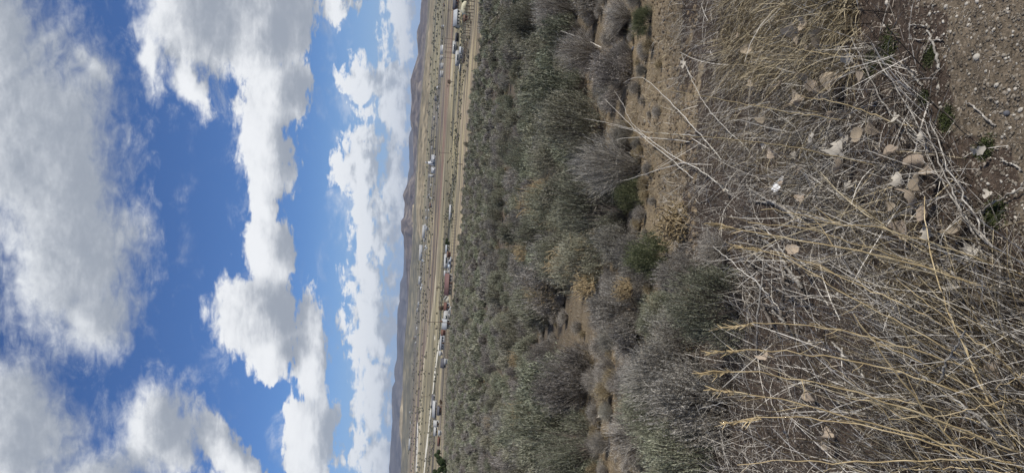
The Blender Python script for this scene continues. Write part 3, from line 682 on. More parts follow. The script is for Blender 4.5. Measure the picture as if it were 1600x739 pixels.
# scrub of the valley floor: dark brush by the houses and clumps among the town
def valley_scrub():
    rs = np.random.RandomState(21); n = 3600
    py = rs.uniform(-120, 860, n); kind = rs.uniform(size=n)
    o = np.where(kind < .45, rs.uniform(9, 32, n), np.where(kind < .75, np.interp(py, [0, 280, 420, 560, 700], [60, 58, 55, 52, 44])+rs.normal(size=n)*4, np.interp(py, [0, 280, 700], [70, 60, 50])+rs.normal(size=n)*4))
    X = hit(horizon(py)+o, py); y = X[:, 1]; ok = (fbm(X[:, 0]/y*40, np.log(y)*14, 3, 60) > -.02) & (o < np.interp(py, EDGE_PY, EDGE_O)-16)
    X = X[ok]; y = y[ok]; s = np.clip(y/330*rs.uniform(.3, .9, len(y)), .6, 6)
    X[:, 2] -= .1
    scatter('valley_scrub', 'scattered dark brush and low trees across the valley floor and town', 'brush', srcL, X, rs.randint(0, 6, len(X)), np.stack([0*y, 0*y, rs.uniform(0, 6, len(y))], -1), np.stack([s*1.5, s*1.5, s*1.6], -1))
valley_scrub()

# ------------------------------------------------------------------ grass, litter, gravel at the roadside (what nobody could count)
LEAVES = [(1273, 52, 28, 0, 'large tan lobed leaf in the straw grass, nearest the gravel-side edge of the mat'), (1258, 32, 14, 0, 0), (1287, 40, 16, 0, 0), (1281, 73, 15, 0, 0), (1314, 65, 26, 0, 'big tan leaf lying against a grey stem above the curled brown one'), (1354, 94, 15, 1, 'small white folded leaf on dark moss'),
          (1284, 121, 24, 0, 0), (1322, 128, 30, 0, 'upright curled brown leaf, the boldest among the grey stems'), (1305, 147, 24, 0, 'flat tan leaf leaning on the curled brown leaf'), (1300, 137, 15, 0, 0), (1362, 121, 13, 0, 'small orange-tan leaf beside the grey mossy ground'), (1380, 126, 18, 0, 'pinkish brown leaf in the thin grass at the edge of the gravel'),
          (1258, 157, 24, 0, 0), (1280, 160, 15, 0, 0), (1399, 201, 26, 0, 'tan notched leaf under a long golden stalk by the gravel'), (1380, 214, 18, 0, 0), (1343, 233, 24, 1, 'torn whitish leaf in the grey grass'), (1342, 217, 14, 1, 0), (1300, 222, 17, 1, 0), (1431, 186, 15, 1, 'narrow pale leaf standing on edge beside the gravel'),
          (1259, 245, 10, 0, 0), (1437, 244, 24, 0, 0), (1320, 184, 14, 0, 0), (1211, 185, 17, 0, 0), (1237, 240, 16, 0, 'brown leaf just behind the scrap of white paper'), (1260, 244, 10, 1, 0), (1266, 269, 11, 0, 0), (1208, 228, 11, 1, 0), (1268, 308, 14, 0, 0), (1249, 133, 18, 0, 0), (1145, 290, 14, 0, 'orange-brown leaf hooked in the dead branches'),
          (1472, 216, 10, 1, 'tiny white leaf at the foot of the grey stalk bundle'), (1457, 255, 21, 0, 'pale tan leaf framed by an arching stem'), (1480, 266, 15, 0, 0), (1550, 238, 14, 1, 'white curled leaf on the moss in the gravel'), (1472, 307, 30, 0, 'widest tan leaf beneath the grey stalk bundle'), (1481, 288, 24, 0, 0), (1446, 284, 16, 1, 0), (1437, 327, 15, 0, 0),
          (1519, 354, 31, 0, 'large pink-tan leaf under the grey stalk bundle'), (1495, 335, 24, 0, 0), (1441, 360, 26, 0, 'brown leaf half hidden under golden stalks'), (1570, 306, 10, 1, 'small white leaf lying out on bare soil'), (1487, 365, 18, 1, 0), (1549, 396, 18, 1, 0), (1347, 263, 19, 0, 0), (1354, 294, 22, 1, 0), (1518, 446, 24, 1, 'ragged pale leaf among the crossing grey stems'),
          (1076, 328, 9, 1, 'white leaf speck beside the tan tangled bush'), (1059, 302, 8, 1, 0), (1277, 393, 15, 0, 0), (1199, 434, 13, 0, 0), (1250, 289, 8, 0, 0), (1226, 554, 20, 0, 'tan leaf caught behind an arching golden stalk by the big sagebrush'), (1283, 615, 21, 0, 'tan leaf against the dark hollow between golden stalks'), (1081, 719, 15, 0, 0), (1256, 677, 12, 1, 0),
          (1313, 679, 21, 0, 'two-lobed tan leaf near the cut edge of the view, lower of the pair'), (1312, 694, 15, 0, 0), (1586, 579, 24, 0, 'dark tan leaf behind the thick pale stalk'), (1078, 102, 10, 1, 'pale round leaf on the grey grass next to the ochre strip'), (993, 492, 9, 1, 'white leaf at the foot of the dull grey rounded sagebrush'), (957, 437, 7, 1, 0), (938, 665, 9, 1, 'pale leaf on the dirt strip'), (941, 650, 6, 1, 0), (1191, 80, 14, 0, 0), (1170, 60, 10, 0, 0), (1196, 134, 12, 0, 0)]
LEAF_SPOTS = [(q[0], q[1], q[2]) for q in LEAVES if q[2] > 12]
def gravel_side(px, py, n=0): return px > edge_gravel(py)+n
def blades(name, label, cat, n, prange, qrange, L, w, lean, mat, seed, segs=3, keep=None, spread=.45, sagz=.25, upmin=.02, patch=None):
    rs = np.random.RandomState(seed); px = rs.uniform(*prange, n); py = rs.uniform(*qrange, n)
    B = hit(px, py); ok = B[:, 1] > .9
    if keep is not None: ok &= keep(px, py, B)
    if patch: ok &= fbm(B[:, 0]/patch[0], B[:, 1]/patch[0], 3, seed) > patch[1]
    for lx, ly, lr_ in LEAF_SPOTS:
        m_ = (px > lx-lr_*.55) & (px < lx+lr_*1.1) & (np.abs(py-ly) < lr_*.62); ok &= ~(m_ & (hsh(px, py, 8) < .8))
    B = B[ok]; n = len(B); px, py = px[ok], py[ok]
    swirl = fbm(B[:, 0]/.5, B[:, 1]/.5, 2, seed+3)*2.2
    ln = np.array(lean(px, py)) if callable(lean) else np.tile(np.array(lean, float)[:, None], n)
    d = ln.T+rs.normal(size=(n, 3))*spread; d[:, 0] += swirl*spread; d[:, 2] = np.maximum(d[:, 2], upmin); d = nrm(d)
    l = rs.uniform(*L, n)[:, None]*rs.uniform(.6, 1, n)[:, None]; T = B+d*l
    T[:, 2] = np.maximum(T[:, 2], zg(T[:, 0], T[:, 1])+.004)
    sag = np.stack([rs.normal(size=n)*.05, rs.normal(size=n)*.05, np.full(n, sagz)*rs.uniform(.2, 1, n)], -1)*l*.6
    V, F = ribbons(B-[0, 0, .004], T, sag, w*rs.uniform(.6, 1.4, n), segs, rs, .35)
    return V, F, segs
def stuff(name, label, cat, sets, mat):
    Vs, Fs, k = [], [], 0
    tn = []; rs = np.random.RandomState(1)
    for V, F, sg in sets: Vs.append(V); Fs.append(F+k); k += len(V); m = len(V)//(2*(sg+1)); tn.append(np.repeat(rs.uniform(-.5, .5, m), 2*(sg+1)))
    tag(obj(name, mesh(name, np.vstack(Vs), np.vstack(Fs), mat, tone=np.concatenate(tn))), label, cat, kind='stuff')
notgrav = lambda px, py, B: ~gravel_side(px, py, -10+40*fbm(B[:, 0]/.2, B[:, 1]/.2, 2, 77))
hollow = lambda px, py, B: ~((px < 1375+60*fbm(B[:, 0]/.2, B[:, 1]/.2, 2, 78)) & (py > 400)) | (np.abs(hsh(px, py, 3)) < .12)
def lean_left(px, py): return (-.55+0*px, .15+0*px, .45+0*px)
def lean_fg(px, py):
    k = np.clip((py-250)/250, 0, 1); return (-.45+1.0*k, .05+0*px, .5+.45*k)
KH = lambda a, b, c: notgrav(a, b, c) & hollow(a, b, c)
stuff('grey_grass', 'matted fine grey dead grass over the road bank', 'grass', [
    blades('a', '', '', 12500, (1050, 1330), (-90, 300), (.08, .24), .0020, lean_left, None, 1, keep=lambda a, b, c: notgrav(a, b, c) & (a > 1068+90*fbm(c[:, 0]/.5, c[:, 1]/.5, 3, 91)), spread=.6, patch=(.22, -.10)),
    blades('b', '', '', 4200, (1230, 1560), (60, 420), (.08, .28), .0024, lean_fg, None, 2, keep=notgrav, spread=.7, sagz=.2, patch=(.2, -.06)),
    blades('c', '', '', 5200, (1290, 1950), (280, 960), (.12, .45), .0025, lean_fg, None, 3, keep=KH, spread=.55, patch=(.22, -.08)),
    blades('d', '', '', 6500, (1060, 1290), (260, 800), (.08, .32), .0027, lean_fg, None, 4, keep=lambda a, b, c: (a < 1195) | (hsh(a, b, 5) < .3), spread=.9, sagz=.35, patch=(.25, -.07)),
    blades('e', '', '', 9000, (880, 1070), (-60, 780), (.05, .18), .003, (0, 0, .7), None, 5, spread=.7, patch=(.35, .0)),
    blades('f', '', '', 1200, (1060, 1470), (-60, 800), (.2, .5), .0042, lean_fg, None, 6, keep=notgrav, spread=1.1, sagz=.15, segs=4)], M['graygrass'])
stuff('straw_grass', 'loose straw-coloured dry grass on the road bank', 'grass', [
    blades('a', '', '', 4000, (1130, 1345), (-90, 125), (.12, .34), .0028, lean_left, None, 11, keep=notgrav, spread=.45),
    blades('b', '', '', 700, (1100, 1300), (100, 260), (.10, .30), .0026, lean_left, None, 12, spread=.5),
    blades('c', '', '', 480, (1330, 2000), (330, 980), (.30, .70), .0028, lean_fg, None, 13, keep=KH, spread=.42, sagz=.3, segs=4),
    blades('d', '', '', 700, (1250, 1600), (230, 700), (.12, .4), .0028, lean_fg, None, 14, keep=KH, spread=.6),
    blades('e', '', '', 7000, (862, 1075), (-60, 780), (.03, .10), .0045, (0, 0, .1), None, 15, segs=2, spread=.6, sagz=.1, patch=(.4, -.1)),
    blades('g', '', '', 4200, (880, 1075), (-60, 780), (.06, .20), .0032, (0, 0, .8), None, 17, spread=.6, patch=(.3, .06))], M['straw'])
stuff('plant_litter', 'brown and grey litter of broken twigs and stems on the soil', 'litter', [
    blades('a', '', '', 12000, (1060, 1700), (-60, 800), (.02, .09), .0036, (0, 0, .0), None, 21, segs=1, keep=notgrav, spread=.5, sagz=.05, upmin=.0),
    blades('b', '', '', 9000, (860, 1075), (-60, 800), (.02, .07), .005, (0, 0, .0), None, 22, segs=1, spread=.5, sagz=.05, upmin=0),
    blades('c', '', '', 1600, (1380, 1700), (-60, 400), (.01, .05), .0022, (0, 0, 0), None, 23, segs=1, spread=.5, sagz=.03, upmin=0)], M['litter'])

ICO_V = []; _t = (1+5**.5)/2
for a_, b_ in ((-1, _t), (1, _t), (-1, -_t), (1, -_t)): ICO_V.append((a_, b_, 0))
for a_, b_ in ((-1, _t), (1, _t), (-1, -_t), (1, -_t)): ICO_V.append((0, a_, b_))
for a_, b_ in ((_t, -1), (_t, 1), (-_t, -1), (-_t, 1)): ICO_V.append((a_, 0, b_))
ICO_V = nrm(np.array(ICO_V, float))
ICO_F = np.array([(0, 11, 5), (0, 5, 1), (0, 1, 7), (0, 7, 10), (0, 10, 11), (1, 5, 9), (5, 11, 4), (11, 10, 2), (10, 7, 6), (7, 1, 8), (3, 9, 4), (3, 4, 2), (3, 2, 6), (3, 6, 8), (3, 8, 9), (4, 9, 5), (2, 4, 11), (6, 2, 10), (8, 6, 7), (9, 8, 1)])
def pebbles(n, prange, qrange, size, seed, keep):
    rs = np.random.RandomState(seed); px = rs.uniform(*prange, n); py = rs.uniform(*qrange, n); B = hit(px, py); ok = keep(px, py, B) & (B[:, 1] > .9); B = B[ok]; n = len(B)
    s = size[0]+(size[1]-size[0])*rs.uniform(0, 1, n)**3
    sc = s[:, None, None]*rs.uniform(.6, 1.3, (n, 1, 3))*np.array([1, 1, .6]); V = ICO_V[None]*(1+rs.normal(size=(n, 12, 1))*.13)*sc
    a = rs.uniform(0, 6.28, n); ca, sa = np.cos(a)[:, None], np.sin(a)[:, None]
    V = np.stack([V[..., 0]*ca-V[..., 1]*sa, V[..., 0]*sa+V[..., 1]*ca, V[..., 2]], -1)+B[:, None]+np.array([0, 0, .001])
    return V.reshape(-1, 3), (ICO_F[None]+np.arange(n)[:, None, None]*12).reshape(-1, 3)
gs = lambda px, py, B: gravel_side(px, py, 30*fbm(B[:, 0]/.2, B[:, 1]/.2, 2, 77))
tag(obj('gravel', mesh('gravel', *pebbles(11000, (1380, 1900), (-80, 480), (.0015, .0065), 31, gs), M['stone'])), 'fine brown gravel of the road shoulder', 'gravel', kind='stuff')
Va, Fa = pebbles(900, (1400, 1800), (-80, 480), (.0015, .006), 32, gs); Vb, Fb = pebbles(260, (860, 1400), (-60, 760), (.004, .012), 33, lambda a, b, c: a > 0)
tag(obj('pale_gravel', mesh('pale_gravel', np.vstack([Va, Vb]), np.vstack([Fa, Fb+len(Va)]), M['palestone'])), 'scattered pale pebbles in the gravel and soil', 'gravel', kind='stuff')
Va, Fa = pebbles(9000, (862, 1090), (-60, 780), (.006, .032), 34, lambda a, b, c: fbm(c[:, 0]/.5, c[:, 1]/.5, 2, 5) > -.15)
M['clod'] = ramp_mat('soil_clod', [(.09, .066, .04), (.165, .123, .077), (.25, .195, .125)], 20, rnd=0, bump=.5)
tag(obj('soil_clods', mesh('soil_clods', Va, Fa, M['clod'])), 'crumbly ochre soil clods of the bare clearings', 'soil', kind='stuff')

# single stones
def stone_mesh(seed):
    rs = np.random.RandomState(seed); b = ICO_V.copy(); ed = {}; V = [v for v in b]; F = []
    def mid(i, j):
        k = (min(i, j), max(i, j))
        if k not in ed: V.append(nrm(V[i]+V[j])); ed[k] = len(V)-1
        return ed[k]
    for a, c, d in ICO_F:
        x, y, z = mid(a, c), mid(c, d), mid(d, a); F += [(a, x, z), (x, c, y), (z, y, d), (x, y, z)]
    V = np.array(V); V = V*(1+rs.normal(size=(len(V), 1))*.07)*rs.uniform(.7, 1.15, 3)*[1, 1, .62]; return mesh('stone', V, np.array(F), None, False)
STONES = {k: [stone_mesh(i) for i in range(3)] for k in ('stone', 'palestone', 'darkstone')}
for k, l in STONES.items():
    for me in l: me.materials.append(M[k])
PST = [(1480, 11, 9), (1508, 6, 8), (1558, 48, 8), (1530, 90, 14), (1516, 31, 7), (1455, 22, 7), (1547, 50, 6), (1588, 70, 6), (1562, 134, 10), (1477, 89, 7), (1592, 172, 10), (1466, 136, 9), (1531, 3, 9), (1496, 26, 6),
       (1578, 20, 6), (1540, 20, 5), (1465, 60, 6), (1500, 68, 6), (1572, 92, 6), (1590, 100, 5), (1520, 60, 5), (1470, 168, 7), (1483, 77, 5), (1545, 112, 6), (1525, 140, 6), (1560, 160, 7), (1450, 40, 6), (1585, 50, 5), (1568, 214, 8), (1575, 230, 6), (1585, 300, 8), (1590, 340, 7), (1555, 356, 6)]
def stone(px, py, s, kind, lab, grp, k):
    p = hit(px, py); r = s*.42/FPX*math.hypot(p[1], EYE-p[2]); o = obj('stone', STONES[kind][k % 3], None, p+np.array([0, 0, r*.1])); o.scale = (r, r*random.uniform(.75, 1), r); o.rotation_euler = (0, 0, random.uniform(0, 6.28)); tag(o, lab, 'stone', grp)
for k, (a, b, s) in enumerate(PST): stone(a, b, s, 'palestone', ('tiny ' if s <= 5 else 'small ' if s < 8 else 'larger ')+'pale stone in the brown gravel '+('near the weathered sticks' if a < 1500 and b < 130 else 'near the dark blue-grey pebble' if b > 125 and b < 200 else 'beyond the grey stalk bundle' if b >= 200 else 'of the open corner') if k != 3 else 'largest flat pale stone in the open brown gravel', 'pale stones in the gravel', k)
stone(1570, 177, 12, 'darkstone', 'dark blue-grey pebble at the border of gravel and twigs', 'single stones', 0)
stone(990, 77, 11, 'darkstone', 'round blue-grey stone on the ochre soil near the violet-grey shrub', 'single stones', 1)
stone(1037, 75, 9, 'stone', 'grey-green flat stone on the bare ochre strip', 'single stones', 2)
stone(1523, 233, 10, 'stone', 'tan rounded stone beside the moss', 'single stones', 0)
stone(978, 52, 6, 'palestone', 'small white stone on the ochre soil beside the violet-grey shrub', 'single stones', 0)
for k, (a, b) in enumerate([(1006, 150), (1016, 165), (1008, 190), (905, 505), (930, 520), (1052, 40), (1030, 130), (960, 590), (955, 640), (965, 690), (935, 480), (1020, 215)]): stone(a, b, 6+k % 3*2, 'stone', 'brown stone lying on the bare ochre soil between the shrubs', 'brown stones on ochre soil', k)

# dry cottonwood leaves
def leaf_mesh(seed, torn=False):
    rs = np.random.RandomState(seed); n = 18; th = np.linspace(0, 2*math.pi, n, endpoint=False)
    r = 1+.10*np.cos(3*th+rs.uniform(0, 6))+rs.normal(size=n)*(.14 if torn else .05); r = r*(1+.28*np.exp(-((th-math.pi/2)/.35)**2))
    c1, c2, c3 = rs.uniform(-.7, .9), rs.uniform(.4, 1.2), rs.uniform(-.7, .7)
    V = [(0, 0, .05)]
    for f in (.5, 1.0):
        for i in range(n):
            x, y = r[i]*f*math.cos(th[i]), r[i]*f*math.sin(th[i]); V.append((x, y, c1*x*x+c2*y*y*.5+c3*x*y+rs.normal()*.06*f))
    F3 = [(0, 1+i, 1+(i+1) % n) for i in range(n)]; F4 = [(1+i, 1+n+i, 1+n+(i+1) % n, 1+(i+1) % n) for i in range(n) if not (torn and i in (3, 4, 11))]
    k = len(V); V += [(-.03, -.9, .05), (.03, -.9, .05), (.12, -1.9, .25), (.07, -1.9, .25)]; F4.append((k, k+1, k+2, k+3))
    me = mesh('leaf', V, [np.array(F3), np.array(F4)], None, True); me.transform(Matrix.Scale(1, 4)); return me
LV = {'leaf': [leaf_mesh(i) for i in range(5)], 'paleleaf': [leaf_mesh(20+i, True) for i in range(3)]}
for k, l in LV.items():
    for me in l: me.materials.append(M[k])
def leaf(px, py, s, kind, lab, grp, lift=.02, k=0):
    p = hit(px, py); r = s*.5/FPX*math.hypot(p[1], EYE-p[2]); o = obj('dry_leaf', LV[kind][k % len(LV[kind])], None, p+np.array([0, 0, lift])); o.scale = (r, r, r)
    o.rotation_euler = (random.uniform(.1, .9), random.uniform(-.5, .5), random.uniform(0, 6.28)); tag(o, lab, 'leaf', grp)
GL = 'dry leaves fallen in the grass'
for k, (a, b, s, pale, lab) in enumerate(LEAVES):
    zone = 'straw grass' if b < 130 and a < 1330 else 'grey grass behind the gravel' if b < 330 else 'crossing stems of the foreground' if a > 1290 else 'dead twigs'
    leaf(a, b, s*1.1, 'paleleaf' if pale else 'leaf', lab or f"{'pale ragged' if pale else 'tan' if k % 2 else 'brown curled'} {'large ' if s > 20 else 'small ' if s < 12 else ''}dry leaf among the {zone}{', near the paper scrap' if abs(a-1227) < 60 and abs(b-287) < 70 else ', near the gravel' if a > 1400 else ', beside the curled brown leaf' if abs(a-1310) < 45 and abs(b-140) < 50 else ''}", GL, .05+.06*(a > 1150)*(a < 1500)*random.random(), k)
# scrap of paper
b = MB(); n = 6; gx, gy = np.meshgrid(np.linspace(-1, 1, n), np.linspace(-1, 1, n)); rs_ = np.random.RandomState(3)
zz = .18*np.sin(gx*2.3+gy*3)+.12*gx*gy+rs_.normal(size=gx.shape)*.05; gx = gx*(1+.25*np.sin(gy*4))+rs_.normal(size=gx.shape)*.05; gy = gy*(1.35-.2*np.cos(gx*3))
V = np.stack([gx, gy, zz], -1).reshape(-1, 3); ii = np.arange(n-1)[:, None]*n+np.arange(n-1)[None]; F = np.stack([ii, ii+1, ii+n+1, ii+n], -1).reshape(-1, 4)
o = obj('paper_scrap', mesh('paper_scrap', V, F, M['paper'], True), None, hit(1227, 288)+np.array([0, 0, .03])); o.scale = (.03, .03, .03); o.rotation_euler = (.5, .1, 1.2)
tag(o, 'crumpled scrap of white paper lying on the dark soil by the dead branches', 'litter')

# ------------------------------------------------------------------ stalks and dead branches that can be told apart
def smooth_path(pts, m=26):
    pts = np.asarray(pts, float); s = np.r_[0, np.cumsum(np.linalg.norm(np.diff(pts, axis=0), axis=1))]; u = np.linspace(0, s[-1], m)
    q = np.stack([np.interp(u, s, pts[:, k]) for k in range(pts.shape[1])], -1)
    for _ in range(4): q[1:-1] = (q[:-2]+q[1:-1]*2+q[2:])/4
    return q
def stalk(path, name, label, cat, grp, r0, r1, mat, lean=.15, lift=None, knots=0, twigs=0, seed=0, wob=.003):
    """path in photo pixels from tip to base; base stands on the ground. lift: lies over the ground at that height instead"""
    rs = np.random.RandomState(seed+7); q = smooth_path(path)[::-1]; m = len(q)
    if lift is None:
        b = hit(q[0, 0], q[0, 1]); ys = b[1]+lean*np.linspace(0, 1, m)**1.3; P3 = at_y(q[:, 0], q[:, 1], ys)
    else:
        P3 = hit(q[:, 0], q[:, 1]); l = np.interp(np.linspace(0, 1, m), np.linspace(0, 1, len(lift)), lift); P3 = P3+(np.array([0, 0, EYE])-P3)*(l/1.7)[:, None]
    P3[1:-1] += rs.normal(size=(m-2, 3))*wob
    rad = np.linspace(r0, r1, m)
    if knots: rad = rad*(1+.35*np.abs(np.sin(np.linspace(0, knots*3.14, m)))**8)
    b = MB(); b.tube(P3, rad, 6)
    o = obj(name, b.mesh(name, mat, True)); tag(o, label, cat, grp)
    if twigs:
        for k in range(twigs):
            i = rs.randint(int(m*.35), m-1); d = nrm(P3[min(i+1, m-1)]-P3[i-1]); dv = nrm(d*.8+rs.normal(size=3)*.5); L = rs.uniform(.03, .11)
            t = np.linspace(0, 1, 5)[:, None]; pp = P3[i]+dv*L*t+rs.normal(size=(5, 3))*.002*t+np.array([0, 0, .01])*t*t
            bb = MB(); bb.tube(pp, np.linspace(rad[i]*.6, r1*.4, 5), 4); obj('side_twig', bb.mesh('side_twig', mat, True), o)
    return o
def head(o, tip, d, seed, mat, n=26):
    rs = np.random.RandomState(seed); t = rs.uniform(0, 1, n)[:, None]; B = tip-d*.10*t; T = B+nrm(d+rs.normal(size=(n, 3))*.35)*rs.uniform(.012, .03, n)[:, None]
    V, F = ribbons(B, T, rs.normal(size=(n, 3))*.002, .003, 1, rs, .3); obj('seed_head', mesh('seed_head', V, F, mat), o)
GS = 'long golden stalks in the foreground'
GOLD = [([(1120, 513), (1185, 503), (1300, 511), (1430, 545), (1580, 600)], .0032, 'golden stalk arching over the dark hollow, its tip in the olive-green sagebrush'),
        ([(1106, 552), (1145, 546), (1216, 547), (1300, 556), (1440, 590), (1600, 650)], .0034, 'golden stalk passing just behind the tan leaf by the big sagebrush'),
        ([(1091, 584), (1131, 578), (1189, 581), (1300, 601), (1450, 650), (1640, 725)], .0034, 'golden stalk reaching furthest into the view between the two big sagebrushes'),
        ([(1111, 608), (1189, 618), (1236, 626), (1300, 645), (1367, 662), (1490, 696), (1640, 745)], .0036, 'stout golden stalk with a slight bow, third below the olive-green sagebrush'),
        ([(1131, 662), (1189, 649), (1236, 650), (1300, 655), (1420, 680), (1600, 740)], .003, 'greenish-gold stalk with a hooked tip in front of the dark green-grey sagebrush'),
        ([(1152, 726), (1202, 718), (1300, 722), (1374, 721), (1441, 716), (1620, 722)], .003, 'straight golden stalk running along the cut edge of the view'),
        ([(1101, 349), (1152, 356), (1216, 372), (1300, 383), (1420, 410), (1600, 470)], .0034, 'golden stalk whose tip touches the grey bush of bare twigs, crossing the dead branches'),
        ([(1142, 382), (1196, 389), (1254, 412), (1300, 450), (1400, 500), (1560, 590)], .0028, 'bent golden stalk over the heap of dead branches'),
        ([(1189, 328), (1243, 331), (1300, 353), (1374, 355), (1469, 384), (1600, 430)], .003, 'golden stalk beginning beside the scrap of white paper'),
        ([(1169, 348), (1237, 351), (1300, 370), (1400, 400), (1560, 455)], .0026, 'thin golden stalk beside the one starting at the white paper'),
        ([(1203, 392), (1254, 404), (1300, 426), (1400, 470), (1560, 550)], .0026, 'thin golden stalk low over the dark soil below the dead branches'),
        ([(1334, 490), (1374, 547), (1408, 595), (1448, 642), (1489, 692), (1519, 739), (1600, 850)], .0042, 'thickest golden stalk, slanting steeply across all the others'),
        ([(1300, 603), (1367, 620), (1411, 625), (1500, 650), (1620, 690)], .0026, 'short golden stalk ending over the dark hollow'),
        ([(1570, 490), (1580, 547), (1590, 584), (1600, 648), (1622, 760)], .0046, 'thick pale knotty stalk close to the lens edge, rising almost level with the horizon'),
        ([(1484, 490), (1509, 547), (1536, 601), (1580, 668), (1640, 760)], .0030, 'pale gold stalk parallel to the thickest one'),
        ([(1445, 307), (1444, 338), (1449, 392), (1466, 439), (1486, 500), (1540, 620), (1600, 720)], .0032, 'golden stalk curving over the large tan leaves and crossing the rest'),
        ([(1400, 435), (1470, 490), (1560, 560), (1660, 640)], .0026, 'slender straw stalk among grey grass, ending open'),
        ([(1265, 505), (1340, 520), (1430, 560), (1580, 640)], .0026, 'golden stalk rooted in the straw, tip above dark soil'),
        ([(1037, 139), (1090, 150), (1145, 159), (1230, 175), (1330, 190)], .0026, 'fine golden stem over the grey mat, tip at the ochre strip'),
        ([(1010, 208), (1070, 212), (1135, 216), (1250, 232), (1380, 262)], .0024, 'fine straight straw stem, second of two over the grey mat'),
        ([(1250, 150), (1300, 160), (1352, 172), (1388, 190), (1432, 200)], .0034, 'double golden stalk lying across the brown leaves to the gravel'),
        ([(1220, 72), (1290, 85), (1337, 92), (1360, 96)], .002, 'thin straw stem across the lobed tan leaf')]
rsx = np.random.RandomState(17)
for k, (pth, r, lab) in enumerate(GOLD):
    o = stalk(pth, 'dry_stalk', lab, 'stalk', GS, r*.85, r*.36, M['gold'], lean=rsx.uniform(.0, .25), seed=k, twigs=4 if k < 16 else 0, wob=.002)
    if k in (0, 1, 2, 3, 4, 6, 7):
        vv = np.array([v.co[:] for v in o.data.vertices[-6:]]).mean(0); v2 = np.array([v.co[:] for v in o.data.vertices[-30:-24]]).mean(0); head(o, vv, nrm(vv-v2), k, M['gold'], 40)
for k in range(20):                                 # more of them, lesser ones
    bx, by = rsx.uniform(1480, 1760), rsx.uniform(380, 900); L = rsx.uniform(150, 380)
    an = math.radians(rsx.normal(22, 16)); tx, ty = bx-L*math.cos(an), by-L*math.sin(an); mxp = ((bx+tx)/2+rsx.uniform(-8, 8), (by+ty)/2-rsx.uniform(0, L*.09))
    zone = ('crossed by the thickest stalk' if 480 < by < 760 else 'beside the leaf-strewn stems' if by <= 480 else 'at the cut edge of the view')+(', long' if L > 280 else ', short' if L < 210 else '')+(', lying flatter' if an > .42 else '')
    stalk([(tx, ty), mxp, (bx, by)], 'dry_stalk', f"slim {'golden' if k % 3 else 'pale straw'} stalk {zone}", 'stalk', 'slim stalks of the straw clump', rsx.uniform(.0012, .0021), .0007, M['gold'] if k % 3 else M['straw'], lean=rsx.uniform(-.05, .3), seed=100+k, twigs=0)
DB = 'dead grey branches'
